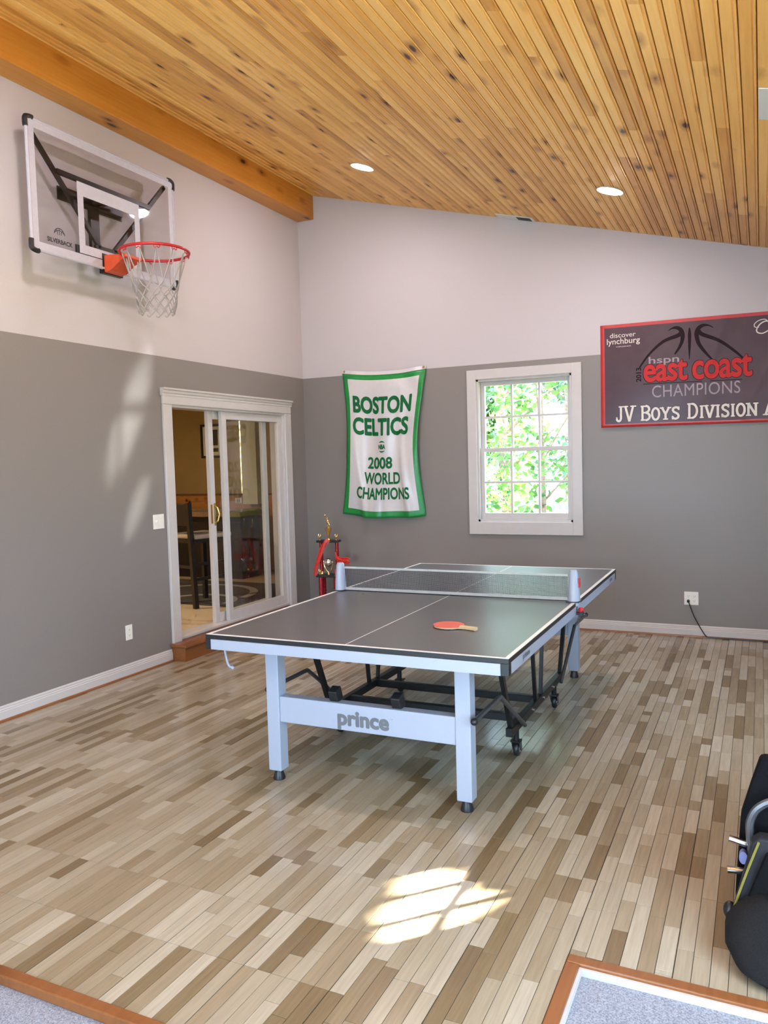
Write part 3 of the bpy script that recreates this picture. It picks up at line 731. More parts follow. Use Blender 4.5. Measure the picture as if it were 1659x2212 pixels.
# ------------------------------------------------------------------ table tennis table
tt = thing('ping_pong_table', 'grey table tennis table with white legs and black folding chassis', 'table', (2.6516, -2.7752, 0), .006)
HW, HL, ZT = .7625, 1.37, .760
for s in (-1, 1):
    ya, yb = sorted((s*.004, s*HL))
    mb = MB(); mb.box((-HW, ya, ZT-.022), (HW, yb, ZT-.0006)); mb.build('edge_band', 'black', tt, bevel=.002)
    mb = MB(); mb.box((-HW+.001, ya+.001, ZT-.004), (HW-.001, yb-.001, ZT)); top = mb.build('playing_surface', 'table_top', tt)
    L = MB(); z = ZT+.0005
    e = s*(HL-.001)
    def rect(x0, x1, y0, y1): L.box((x0, min(y0, y1), ZT-.0005), (x1, max(y0, y1), z))
    rect(-HW+.001, -HW+.021, s*.005, e); rect(HW-.021, HW-.001, s*.005, e); rect(-HW+.021, HW-.021, e-s*.02, e); rect(-.002, .002, s*.005, e-s*.02)
    L.build('line', 'table_line', top)
    # apron boards
    ap = MB(); ap.box((-HW+.035, s*(HL-.006)-.012, .689), (HW-.035, s*(HL-.006)+.006, ZT-.022)); a1 = ap.build('apron', 'table_white', tt)
    for sx in (-1, 1):
        ap = MB(); xa, xb = sorted((sx*(HW-.020), sx*(HW-.001))); y0, y1 = sorted((s*.02, s*(HL-.036))); ap.box((xa, y0, .689), (xb, y1, ZT-.022)); ap.build('apron', 'table_white', tt)
        cp = MB(); cp.box((min(sx*HW, sx*(HW-.036)), min(s*HL, s*(HL-.037)), .686), (max(sx*HW, sx*(HW-.036)), max(s*HL, s*(HL-.037)), ZT-.0215)); cp.build('corner_cap', 'black', tt, bevel=.003)
        mk = MB(); x = sx*.69; mk.box((x-.010, s*(HL+.0002)-.0004, .7195), (x+.010, s*(HL+.0002)+.0004, .7245)); mk.build('slot', 'black', a1)
    # legs with a printed cross rail
    for sx in (-1, 1):
        lg = MB(); cx, cy = sx*.498, s*1.167; lg.box((cx-.036, cy-.036, .052), (cx+.036, cy+.036, .70)); lo = lg.build('leg', 'table_white', tt, bevel=.004)
        ft = MB(); ft.lathe([(.030, 0), (.031, .008), (.024, .030), (.021, .046), (.030, .050), (.034, .056)], (cx, cy, 0), 16); ft.build('foot', 'black', lo, smooth=True)
    rl = MB(); rl.box((-.462, s*1.167-.030, .303), (.462, s*1.167+.030, .432)); rail = rl.build('cross_rail', 'table_white', tt, bevel=.004)
    for x in (-.165, .165):
        k = MB(); k.box((x-.024, s*1.150-.035, .425), (x+.024, s*1.150+.02, .495), Matrix.Rotation(-s*.35, 3, 'X')); k.build('ball_catch', 'black', rail, bevel=.006)
    if s < 0:
        text_obj('logo_lettering', 'prince', lambda a, b: Vector((-.137+.272*a, -1.167-.0308, .304+.098*b)), 'print_logo', rail, bold=.046, space=1.0)
        tm = text_obj('trademark', 'TM', lambda a, b: Vector((.142+.012*a, -1.167-.0308, .382+.005*b)), 'print_logo', rail)
    # folding links from leg to chassis, braces
    for sx in (-1, 1):
        ln = MB(); x = sx*.568
        dy = .115 if sx < 0 else 0
        pts = smooth_path([(x, s*(1.245-dy), .440), (x, s*(1.02-dy), .440), (x, s*(.875-dy), .440), (x, s*(.83-dy), .42), (x, s*(.62-dy*.8), .285), (x, s*(.43-dy*.5), .165)], 5)
        ln.tube(pts, .0115, 8); lk = ln.build('folding_link', 'grey_metal', tt, smooth=True)
        kb = MB(); kb.sphere((x, s*(1.25-dy), .44), .017, 10, 6); kb.build('knob', 'black', lk, smooth=True)
        sr = MB(); sr.bar((sx*.53, s*.80, .70), (sx*.53, s*.555, .17), .030, .022, (1, 0, 0)); sr.build('strut', 'black_metal', tt)
        sr = MB(); sr.bar((sx*.53, s*.14, .70), (sx*.53, s*.06, .18), .020, .020, (1, 0, 0)); sr.build('strut', 'black_metal', tt)
        bt = MB(); bt.tube([(sx*.50, s*.80, .684), (sx*.56, s*.80, .684)], .012, 8); bt.build('pivot_bolt', 'black', tt)
# chassis
for sx in (-1, 1):
    c = MB(); c.box((sx*.53-.018, -.60, .150), (sx*.53+.018, .60, .195)); fr_ = c.build('side_frame', 'black_metal', tt, bevel=.003)
    for y in (-.40, -.18, .06, .30):
        b = MB(); b.tube([(sx*.548, y, .172), (sx*.556, y, .172)], .009, 8); b.build('bolt', 'chrome', fr_)
    for y in (-.47, .40):
        cs = thing('caster', loc=(sx*.53, y, 0)); cs.parent = tt
        b = MB(); b.tube([(0, 0, .09), (0, 0, .152)], .016, 10); b.box((-.026, -.022, .085), (.026, .022, .094)); b.build('stem', 'black_metal', cs)
        b = MB()
        b.bm.free()
        for q in (-1, 1):
            b = MB(); b.prism([(-.02, .09), (.022, .09), (.034, .036), (.012, .036)], q*.021-.002, q*.021+.002, lambda yy, zz, xx: Vector((xx, yy, zz))); b.build('fork_plate', 'grey_metal', cs)
        b = MB(); b.lathe([(.012, -.014), (.034, -.014), (.040, -.009), (.042, 0), (.040, .009), (.034, .014), (.012, .014)], (0, .022, .0422), 20, 'X'); b.build('wheel', 'black', cs, smooth=True)
        b = MB(); b.lathe([(.003, -.017), (.020, -.016), (.021, 0), (.020, .016), (.003, .017)], (0, .022, .0422), 14, 'X'); b.build('hub', 'chrome', cs, smooth=True)
        b = MB(); b.box((-.016, .03, .078), (.016, .062, .086), Matrix.Rotation(-.3, 3, 'X')); b.build('brake_tab', 'black', cs)
for y in (-.34, .02):
    c = MB(); c.box((-.512, y-.019, .150), (.512, y+.019, .192)); c.build('cross_beam', 'black_metal', tt, bevel=.003)
hk = MB(); hk.tube(smooth_path([(-.715, -1.285, .69), (-.713, -1.28, .64), (-.706, -1.272, .59), (-.69, -1.266, .575)], 4), .006, 8); hk.sphere((-.686, -1.265, .575), .010, 8, 6); hk.build('hook', 'table_white', tt, smooth=True)
text_obj('logo_lettering', 'prince', lambda a, b: Vector((HW+.0004, -1.155+.115*a, .700+.032*b)), 'print_logo', tt, bold=.04)
text_obj('logo_lettering', 'prince', lambda a, b: Vector((HW+.0004, 1.10+.10*a, .700+.032*b)), 'print_logo', tt, bold=.04)
mk = MB(); mk.box((-.545, -.104, ZT+.0002), (-.541, -.085, ZT+.0008)); mk.box((-.545, -.104, ZT+.0002), (-.525, -.100, ZT+.0008)); mk.build('surface_mark', 'black', tt)

# net set clamped over the middle of the table
nt_ = thing('net_set', 'table tennis net between two white clamp posts', 'net', (2.6516, -2.7752, 0), .006)
for s in (-1, 1):
    b = MB(); R = []
    for z, w_, d_ in ((.740, .036, .048), (.800, .033, .044), (.880, .027, .036), (.925, .024, .030), (.938, .018, .022)):
        R.append([Vector((s*.745 + w_*math.cos(a), d_*math.sin(a), z)) for a in [2*math.pi*q/16 for q in range(16)]])
    b.rings(R); po = b.build('post', 'table_white', nt_, smooth=True)
    b = MB(); b.box((s*.745-.036, -.047, .7605), (s*.745+.036, .047, .766)); b.build('pad', 'black', po)
    b = MB(); b.box((s*.776-.006, -.012, .842), (s*.776+.004, .012, .895)); b.build('release_button', 'red', po, bevel=.004)
    b = MB(); b.sphere((s*.788, -.02, .717), (.017, .017, .017), 12, 8); b.build('clamp_knob', 'red', po, smooth=True)
    b = MB(); b.box((s*.788-.012, -.034, .680), (s*.788+.012, -.006, .708)); b.box((s*.7635-.001, -.03, .69), (s*.7635+.022, -.008, .705)); b.build('clamp', 'black', po, bevel=.002)
X1 = .712
V = []; Fc = []
def strip3(a, b, w):
    t = (b-a).normalized(); n = Vector((t.z, 0, -t.x))*w/2; i = len(V)
    V.extend([a+n, b+n, b-n, a-n]); Fc.append((i, i+1, i+2, i+3))
for q in range(int(2*X1/.0075)+1):
    x = -X1+q*.0075; strip3(Vector((x, 0, .775)), Vector((x, 0, .905)), .0021)
for q in range(17): strip3(Vector((-X1, 0, .782+q*.0072)), Vector((X1, 0, .782+q*.0072)), .0021)
me = bpy.data.meshes.new('netting'); me.from_pydata([tuple(v) for v in V], [], Fc); me.materials.append(M['net_grey']); link('netting', me, nt_, kind='stuff')
b = MB(); b.box((-X1, -.0025, .902), (X1, .0025, .914)); b.build('top_tape', 'net_tape', nt_)
b = MB(); b.box((-X1, -.003, .764), (X1, .003, .782)); b.build('bottom_tape', 'net_tape', nt_)
b = MB(); b.tube([(-X1, -.004, .7635), (X1, -.004, .7635)], .002, 6); b.build('tension_cord', 'black', nt_)

# paddle on the near half
pdl = thing('paddle', 'red table tennis paddle with a bare wooden handle on the table', 'paddle', (2.6516+.318, -2.7752-.855, ZT+.0006), math.radians(-16))
out = [(.075*math.cos(a)*1.04, .073*math.sin(a)) for a in [math.radians(24+q*(312/26)) for q in range(27)]]
blade = [(x, y) for x, y in out] 
b = MB(); b.prism(blade+[(.098, -.014), (.098, .014)], .004, .010); b.build('blade', 'handle_wood', pdl)
b = MB(); b.prism(blade, .010, .0125); b.build('rubber', 'rubber_red', pdl)
b = MB(); b.prism(blade, .0005, .004); b.build('rubber', 'black', pdl)
b = MB(); b.rings([[Vector((x, sy*w_, .0085+sz*h_)) for sy, sz in ((-1, -.6), (-.6, -1), (.6, -1), (1, -.6), (1, .6), (.6, 1), (-.6, 1), (-1, .6))] for x, w_, h_ in ((.070, .012, .008), (.082, .013, .0085), (.12, .0125, .0085), (.160, .0155, .0085))]); b.build('handle', 'handle_wood', pdl)

# ------------------------------------------------------------------ basketball hoop on the left wall
XB = .19
hoop = thing('basketball_hoop', 'wall-mounted clear backboard with a red rim and white net', 'basketball hoop', (0, -2.868, 2.985))
def hp(y, z, x=XB): return Vector((x, y+2.868, z-2.985))
yl, yr, zb_, zt_ = -3.552, -2.185, 2.985, 3.802
def hbox(x0, x1, y0, y1, z0, z1, mb=None):
    mb = mb or MB(); mb.box(hp(y0, z0, x0), hp(y1, z1, x1)); return mb
pane = hbox(XB-.004, XB, yl+.006, yr-.006, zb_+.006, zt_-.006).build('glass_pane', 'board_glass', hoop)
bw_ = .046
mb = MB()
hbox(XB, XB+.0008, yl+.008, yl+bw_+.008, zb_+.008, zt_-.008, mb); hbox(XB, XB+.0008, yr-bw_-.008, yr-.008, zb_+.008, zt_-.008, mb)
hbox(XB, XB+.0008, yl+bw_+.008, yr-bw_-.008, zt_-bw_-.008, zt_-.008, mb); hbox(XB, XB+.0008, yl+bw_+.008, yr-bw_-.008, zb_+.008, zb_+bw_+.008, mb)
mb.build('border_band', 'band', pane)
mb = MB(); a, c_, e, g = -3.163, -2.573, 3.045, 3.520
hbox(XB, XB+.0008, a, a+.052, e, g, mb); hbox(XB, XB+.0008, c_-.052, c_, e, g, mb); hbox(XB, XB+.0008, a+.052, c_-.052, g-.09, g, mb); hbox(XB, XB+.0008, a+.052, c_-.052, e, e+.06, mb)
mb.build('shooter_square', 'band', pane)
mb = MB()
for p, q in (((yl, zb_), (yr, zb_)), ((yr, zb_), (yr, zt_)), ((yr, zt_), (yl, zt_)), ((yl, zt_), (yl, zb_))): mb.tube([hp(p[0], p[1], XB-.004), hp(q[0], q[1], XB-.004)], .011, 8)
mb.build('rim_frame', 'band', hoop, smooth=True)
for y, sy in ((yl, -1), (yr, 1)):
    for z, sz in ((zb_, -1), (zt_, 1)):
        mb = MB()
        pts = [hp(y+sy*.004, z-sz*.062, XB-.004), hp(y+sy*.006, z-sz*.03, XB-.004), hp(y+sy*.001, z-sz*.004, XB-.004), hp(y-sy*.03, z+sz*.006, XB-.004), hp(y-sy*.05, z+sz*.004, XB-.004)]
        mb.tube(smooth_path(pts, 3), .0165, 8); mb.build('corner_pad', 'black', hoop, smooth=True)
def strut(p, q, w=.03, x0=XB-.045):
    mb = MB(); mb.bar(hp(p[0], p[1], x0), hp(q[0], q[1], x0), w, .022, (1, 0, 0)); mb.build('strut', 'black_metal', hoop)
strut((-3.50, 3.755), (-2.935, 3.135)); strut((-2.235, 3.755), (-2.80, 3.135)); strut((-3.305, 3.545), (-2.425, 3.545), .032, XB-.03)
strut((-2.98, 3.120), (-2.755, 3.120), .05); strut((-3.10, 3.03), (-2.86, 3.03), .03); strut((-2.86, 3.03), (-2.66, 3.03), .03)
# wall bracket
mb = MB(); hbox(.001, .012, -3.16, -2.56, 3.43, 3.52, mb); hbox(.012, .06, -3.12, -2.60, 3.445, 3.505, mb); mb.build('wall_bracket', 'black_metal', hoop)
mb = MB(); hbox(.012, .04, -2.90, -2.82, 3.10, 3.445, mb); hbox(.001, .012, -3.02, -2.70, 3.10, 3.16, mb); mb.build('wall_bracket', 'black_metal', hoop)
for z in (3.13, 3.475):
    mb = MB(); hbox(.04, XB-.055, -2.90, -2.875, z-.02, z+.02, mb); hbox(.04, XB-.055, -2.845, -2.82, z-.02, z+.02, mb); mb.build('spacer_arm', 'black_metal', hoop)
# rim, base, hooks
RC = Vector((.575, -2.868, 3.058)); RR = .2325
mb = MB(); mb.tube([hp(RC.y+RR*math.sin(t), RC.z, RC.x+RR*math.cos(t)) for t in [2*math.pi*q/48 for q in range(48)]], .0098, 10, closed=True); rim = mb.build('rim', 'red', hoop, smooth=True)
mb = MB()
R = []
for x, hw_, z0, z1 in ((XB+.002, .082, 2.955, 3.075), (XB+.06, .080, 2.965, 3.072), (XB+.13, .075, 3.01, 3.066), (XB+.20, .085, 3.040, 3.060)):
    R.append([hp(RC.y-hw_, z0, x), hp(RC.y+hw_, z0, x), hp(RC.y+hw_, z1, x), hp(RC.y-hw_, z1, x)])
mb.rings(R); mb.build('rim_bracket', 'orange_red', hoop, bevel=.004)
mb = MB(); hbox(XB-.03, XB+.004, RC.y-.095, RC.y+.095, 2.95, 3.085, mb); mb.build('bracket_plate', 'black_metal', hoop)
NH = 12
mb = MB()
def rp(ang, r_, z): return hp(RC.y+r_*math.sin(ang), z, RC.x+r_*math.cos(ang))
for q in range(NH):
    a0 = 2*math.pi*(q+.5)/NH
    mb.tube(smooth_path([rp(a0-.09, RR, RC.z-.008), rp(a0-.06, RR-.002, RC.z-.026), rp(a0, RR-.002, RC.z-.016), rp(a0+.06, RR-.002, RC.z-.026), rp(a0+.09, RR, RC.z-.008)], 3), .003, 5)
mb.build('net_hook', 'red', rim, smooth=True)
# net: long loops above, diamonds below
def rad(z):   # radius against drop below the rim
    t = (RC.z-z)/.41
    return .218*(1-t)**1.0 + .105*t + .0*t if t < .62 else .148 - (t-.62)*.07
net = MB()
levels = [0.02, .215, .265, .315, .365, .405]
for q in range(NH):
    a0 = 2*math.pi*(q+.5)/NH; h = math.pi/NH
    for s in (-1, 1):
        pts = [rp(a0, rad(RC.z-.02), RC.z-.02)]
        for i in range(1, len(levels)):
            ang = a0 + s*h*i
            jit = random.uniform(-.006, .006)
            pts.append(rp(ang, rad(RC.z-levels[i])+jit, RC.z-levels[i]+jit))
        net.tube(smooth_path(pts, 4), .0040, 5)
for q in range(NH):
    a0 = 2*math.pi*(q+.5)/NH; h = math.pi/NH; z = levels[-1]; i = len(levels)-1
    net.tube(smooth_path([rp(a0+h*i, rad(RC.z-z), RC.z-z), rp(a0+h*i+h*.5, rad(RC.z-z)-.004, RC.z-z-.014), rp(a0+h*i+h*1.0, rad(RC.z-z), RC.z-z-.002)], 4), .0040, 5)
net.build('net', 'net_cord', hoop)
# printed logo
text_obj('logo_lettering', 'SILVERBACK', lambda a_, b_: hp(-3.435+.208*a_, 3.060+.030*b_, XB+.0012), 'black', pane, bold=.045)
mb = MB(); C0 = (-3.332, 3.118)
def lg(u_, v_): return hp(C0[0]+u_, C0[1]+v_, XB+.0012)
ribbon(mb, [(.043*math.cos(t), .043*math.sin(t)) for t in [math.radians(5+170*q/16) for q in range(17)]], .006, lg)
ribbon(mb, [(.0, .043), (.0, .0)], .005, lg)
ribbon(mb, [(-.040, .012), (-.02, .026), (.0, .03), (.02, .026), (.040, .012)], .005, lg)
for s in (-1, 1): ribbon(mb, [(s*.027, .034), (s*.016, .018), (s*.015, .0)], .005, lg)
mb.build('ball_logo', 'black', pane)

# ------------------------------------------------------------------ championship banner, white satin with a green border
cb = thing('championship_banner', 'white satin banner with green border and green lettering on back wall', 'banner', (.947, 0, 2.50))
def ban(u, v, off=0.0):
    """u -.5..0.5 across, v 0..1 down"""
    hw = .460 - .066*math.sin(math.pi*min(1, v*1.02))**1.0 + .006*math.sin(9*v)*u
    cx = -.002 - .042*v
    x = cx + 2*u*hw
    sag = .036*(1-(2*u)**2)
    z = -.02 + .010*(-2*u) - sag*(1-.1*v) - v*(1.435) + .004*math.sin(12*u)*v
    fold = .010*math.sin(7.0*u*2+2.2*v) *min(1, 2.2*v) + .012*math.cos(9.5*u+5*v*(1 if u > 0 else -1))*v + .014*math.exp(-((u-.28-.12*(v-.6))/.045)**2)*min(1, 1.6*v) + .016*math.exp(-((u+.27-.32*(v-.8))/.04)**2)*max(0, (v-.35))*1.4 + .010*math.sin(26*v-9*u*u*4)*max(0, .22-v)*2.2
    y = -.030 - .012*sag/.036 - 1.9*fold - .010*math.sin(math.pi*v)
    return Vector((x, min(y, -.006) - off, z))
us = sorted({-.5, .5, -.437, .437} | {-.5+q/44 for q in range(45)}); vsn = sorted({0, 1.0, .036, .953} | {q/60 for q in range(61)})
mb = MB(); grid = {}
for i, u in enumerate(us):
    for j, v in enumerate(vsn): grid[i, j] = mb.bm.verts.new(ban(u, v))
for i in range(len(us)-1):
    for j in range(len(vsn)-1):
        uc = (us[i]+us[i+1])/2; vc = (vsn[j]+vsn[j+1])/2
        mb.mi = 1 if (abs(uc) < .437 and .036 < vc < .953) else 0
        mb._face([grid[i, j], grid[i+1, j], grid[i+1, j+1], grid[i, j+1]])
o = mb.build('cloth', ['green', 'white_satin'], cb, smooth=True)
sm = o.modifiers.new('cloth_thickness', 'SOLIDIFY'); sm.thickness = .0012; sm.offset = -1
mb = MB(); hv = [[mb.bm.verts.new(ban(u, 0) + Vector((0, -.001+.012*k_, .036*k_))) for u in us] for k_ in (0, 1)]
for i in range(len(us)-1): mb._face([hv[0][i], hv[0][i+1], hv[1][i+1], hv[1][i]])
hd = mb.build('header_tape', 'white_satin', cb); sm = hd.modifiers.new('t', 'SOLIDIFY'); sm.thickness = .001
for s in (-1, 1):
    p = ban(s*.475, 0) + Vector((0, -.006, .020)); mb = MB(); mb.lathe([(.004, -.002), (.011, -.002), (.012, .001), (.004, .002)], p, 14, 'Y'); mb.build('grommet', 'brass', hd)
def btext(txt, u0, u1, v0, v1, bold, sp_=1.0): text_obj('lettering', txt, lambda a, b: ban(u0+(u1-u0)*a, v1+(v0-v1)*b, .0026), 'print_green', cb, bold=bold, space=sp_, cuts=40)
btext('BOSTON', -.392, .372, .150, .272, .042); btext('CELTICS', -.400, .352, .300, .425, .042)
btext('2008', -.205, .138, .572, .655, .030); btext('WORLD', -.245, .238, .680, .765, .030); btext('CHAMPIONS', -.335, .352, .787, .872, .030)
btext('NBA', -.052, .048, .483, .518, .05)
mb = MB()
def cm(u, v): return ban(u, v, .0026)
for sgn in (-1, 1):
    n = 12
    for q in range(n):
        t0 = -1+2*q/n; t1 = -1+2*(q+1)/n
        f_ = lambda t: (.062*t*.95, .5 + sgn*(.0405*math.sqrt(max(0, 1-(t*.95)**2))))
        g_ = lambda t: (.062*t*.95, .5 + sgn*(.026 + .004*(1-t*t)) if math.sqrt(max(0, 1-(t*.95)**2))*.0405 > .026+.004*(1-t*t) else f_(t)[1])
        a, b2, c2, d2_ = f_(t0), f_(t1), g_(t1), g_(t0)
        mb.quad(cm(*a), cm(*b2), cm(*c2), cm(*d2_))
mb.build('emblem', 'print_green', cb)

# ------------------------------------------------------------------ maroon tournament banner
rb = thing('tournament_banner', 'maroon and red vinyl basketball tournament banner on back wall', 'banner', (3.068, 0, 1.825))
BWD, BHT = 1.83, .893
def rban(x, z, off=0.0):
    y = -.014 - .006*math.sin(3.1*x+1.5*z) - .005*math.sin(5.3*x-4*z+1) - .006*math.exp(-((x-.13-.55*(.75-z))/.03)**2)*max(0, z-.35) - .007*math.exp(-((x-1.28-.5*(z-.35))/.035)**2) - .004*math.exp(-((x-.75-.3*z)/.05)**2)
    return Vector((x, min(y, -.004)-off, z - .008*x))
xs = sorted({0, BWD, .034, BWD-.034} | {BWD*q/72 for q in range(73)}); zs = sorted({0, BHT, .028, BHT-.028} | {BHT*q/36 for q in range(37)})
mb = MB(); grid = {}
for i, x in enumerate(xs):
    for j, z in enumerate(zs): grid[i, j] = mb.bm.verts.new(rban(x, z))
for i in range(len(xs)-1):
    for j in range(len(zs)-1):
        xc = (xs[i]+xs[i+1])/2; zc_ = (zs[j]+zs[j+1])/2
        mb.mi = 1 if (.034 < xc < BWD-.034 and .028 < zc_ < BHT-.028) else 0
        mb._face([grid[i, j], grid[i+1, j], grid[i+1, j+1], grid[i, j+1]])
o = mb.build('sheet', ['vinyl_red', 'vinyl'], rb, smooth=True); sm = o.modifiers.new('t', 'SOLIDIFY'); sm.thickness = .001; sm.offset = -1
BX, BZ = 3.068, 1.825
def rtext(txt, x0, x1, z0, z1, mat, bold=0, sp_=1.0, off=.0022, name='lettering', cuts=40):
    text_obj(name, txt, lambda a, b: rban(x0-BX+(x1-x0)*a, z0-BZ+(z1-z0)*b + .008*(x0-BX+(x1-x0)*a), off), mat, rb, bold=bold, space=sp_, cuts=cuts)
def rstroke(pts, w, mat, name='stroke', off=.002):
    mb = MB(); P = smooth_path(pts, 5); n = len(P)
    if isinstance(w, (list, tuple)):
        ww = [w[min(int(i/(n-1)*(len(w)-1)), len(w)-2)]*(1-(i/(n-1)*(len(w)-1)) % 1) + w[min(int(i/(n-1)*(len(w)-1)), len(w)-2)+1]*((i/(n-1)*(len(w)-1)) % 1) for i in range(n)]; ww[-1] = w[-1]
    else: ww = w
    ribbon(mb, [tuple(p) for p in P], ww, lambda x, z: rban(x-BX, z-BZ+.008*(x-BX), off)); return mb.build(name, mat, rb)
rtext('discover', 3.150, 3.366, 2.602, 2.642, 'print_white', 0); rtext('lynchburg', 3.124, 3.402, 2.530, 2.596, 'print_white', .006); rtext('VIRGINIA', 3.200, 3.330, 2.518, 2.527, 'print_white', cuts=10)
# ball seams
rstroke([(3.397, 2.326), (3.474, 2.431), (3.59, 2.532), (3.712, 2.575), (3.735, 2.60)], [.012, .018, .026, .034, .03], 'print_dark')
rstroke([(3.634, 2.622), (3.66, 2.637), (3.70, 2.641), (3.735, 2.617), (3.748, 2.57), (3.742, 2.52), (3.72, 2.47), (3.685, 2.42)], [.004, .012, .028, .034, .036, .028, .022, .012], 'print_dark', off=.0021)
rstroke([(3.802, 2.632), (3.803, 2.57), (3.802, 2.47), (3.801, 2.368)], [.008, .028, .020, .004], 'print_dark')
rstroke([(3.988, 2.615), (3.95, 2.637), (3.905, 2.640), (3.870, 2.615), (3.858, 2.57), (3.872, 2.50), (3.915, 2.43), (3.98, 2.350)], [.004, .012, .028, .034, .036, .030, .024, .012], 'print_dark', off=.0021)
rstroke([(3.875, 2.60), (3.90, 2.568), (4.00, 2.522), (4.075, 2.474), (4.165, 2.395), (4.216, 2.342)], [.03, .032, .028, .024, .020, .014], 'print_dark')
rtext('hspn', 3.474, 3.720, 2.335, 2.412, 'print_grey', .012)
rtext('2013', 0, 1, 0, 1, 'print_dark', .03) if False else text_obj('lettering', '2013', lambda a, b: rban(3.412-.044*b-BX, 2.207-BZ+.120*a+.0025, .0022), 'print_dark', rb, bold=.03, cuts=10)
for mat, dx, off, bold in (('print_dark', .005, .0022, .040), ('print_red', 0, .0030, .026)):
    rtext('east', 3.430-dx, 3.786+dx, 2.196-dx, 2.374+dx, mat, bold, .95, off); rtext('coast', 3.822-dx, 4.283+dx, 2.194-dx, 2.380+dx, mat, bold, .95, off)
rstroke([(3.428, 2.184), (3.80, 2.180), (4.206, 2.174)], .006, 'print_dark')
rtext('CHAMPIONS', 3.500, 4.192, 2.064, 2.166, 'print_grey', -.016, 1.05)
# slab-serif line drawn stroke by stroke
def slab(ch, x, w, z0, h, mat='print_white', off=.0026):
    s_ = .019; P = []
    X = lambda t: x+w*t; Z = lambda t: z0+h*t
    sv = lambda t, zz, hw=.26: P.append(([(X(t)-w*hw, zz), (X(t)+w*hw, zz)], .012))
    def line(*pts, wd=s_): P.append((list(pts), wd))
    def arc(cx, cz, rx, rz, a0, a1, n=14): line(*[(X(cx)+w*rx*math.cos(math.radians(a0+(a1-a0)*q/n)), Z(cz)+h*rz*math.sin(math.radians(a0+(a1-a0)*q/n))) for q in range(n+1)])
    zt, zb = Z(1)-.006, Z(0)+.006
    if ch == 'J': line((X(.68), Z(1)), (X(.68), Z(.22))); arc(.38, .24, .30, .20, 0, -165); sv(.68, zt, .3); line((X(.02), Z(.2)), (X(.2), Z(.2)), wd=.03)
    if ch == 'V': line((X(.14), Z(1)), (X(.5), Z(0))); line((X(.86), Z(1)), (X(.5), Z(0))); sv(.14, zt); sv(.86, zt)
    if ch == 'B': line((X(.18), Z(1)), (X(.18), Z(0))); arc(.5, .76, .36, .215, 90, -90); arc(.5, .275, .40, .245, 90, -90); line((X(0), zt), (X(.52), zt), wd=.014); line((X(.18), Z(.53)), (X(.52), Z(.53)), wd=.014); line((X(0), zb), (X(.52), zb), wd=.014)
    if ch == 'D': line((X(.18), Z(1)), (X(.18), Z(0))); arc(.42, .5, .45, .455, 90, -90); line((X(0), zt), (X(.45), zt), wd=.014); line((X(0), zb), (X(.45), zb), wd=.014)
    if ch == 'O': arc(.5, .5, .40, .455, 0, 360, 24)
    if ch == 'Y': line((X(.14), Z(1)), (X(.5), Z(.45))); line((X(.86), Z(1)), (X(.5), Z(.45))); line((X(.5), Z(.5)), (X(.5), Z(0))); sv(.14, zt, .2); sv(.86, zt, .2); sv(.5, zb, .24)
    if ch == 'S': line(*[(X(t), Z(v)) for t, v in ((.86, .80), (.76, .91), (.5, .955), (.24, .88), (.17, .74), (.28, .60), (.5, .52), (.74, .42), (.84, .27), (.76, .12), (.5, .045), (.24, .09), (.13, .22))]); line((X(.86), Z(.72)), (X(.86), Z(1)), wd=.012); line((X(.13), Z(0)), (X(.13), Z(.28)), wd=.012)
    if ch == 'I': line((X(.5), Z(1)), (X(.5), Z(0))); sv(.5, zt, .42); sv(.5, zb, .42)
    if ch == 'N': line((X(.18), Z(1)), (X(.18), Z(0))); line((X(.82), Z(1)), (X(.82), Z(0))); line((X(.16), Z(.98)), (X(.84), Z(.02))); sv(.14, zt, .2); sv(.82, zt, .22); sv(.18, zb, .22)
    if ch == 'A': line((X(.14), Z(0)), (X(.5), Z(1))); line((X(.86), Z(0)), (X(.5), Z(1))); line((X(.28), Z(.34)), (X(.72), Z(.34)), wd=.013); sv(.14, zb, .2); sv(.86, zb, .2)
    return P
def slab_line(chars):
    for mat, ex, off in (('print_dark', .007, .0020), ('print_white', 0, .0028)):
        mb = MB()
        for ch, x, w, h in chars:
            for pts, wd in slab(ch, x, w, 1.870, h):
                if ex: 
                    a, b_ = Vector(pts[0]), Vector(pts[-1]); 
                Q = []
                for i in range(len(pts)-1):
                    for k_ in range(4): Q.append(tuple(Vector(pts[i]).lerp(Vector(pts[i+1]), k_/4)))
                Q.append(tuple(pts[-1]))
                ribbon(mb, Q, wd+ex, lambda x_, z_: rban(x_-BX, z_-BZ+.008*(x_-BX), off))
        mb.build('lettering', mat, rb)
Hc, Hs = .136, .108
slab_line([('J', 3.197, .062, Hc), ('V', 3.262, .095, Hc), ('B', 3.405, .082, .130), ('O', 3.492, .072, Hs), ('Y', 3.566, .085, Hs), ('S', 3.655, .070, Hs), ('D', 3.783, .088, .130),
           ('I', 3.878, .036, Hs), ('V', 3.915, .086, Hs), ('I', 4.003, .036, Hs), ('S', 4.045, .068, Hs), ('I', 4.118, .036, Hs), ('O', 4.160, .072, Hs), ('N', 4.238, .086, Hs), ('A', 4.366, .10, .13)])
rstroke([(4.40, 2.62), (4.375, 2.645), (4.33, 2.640), (4.298, 2.615), (4.300, 2.590), (4.330, 2.585)], .006, 'print_white')
rstroke([(4.42, 2.60), (4.39, 2.63), (4.345, 2.615), (4.315, 2.575), (4.320, 2.545), (4.36, 2.535), (4.41, 2.56)], .009, 'print_white')

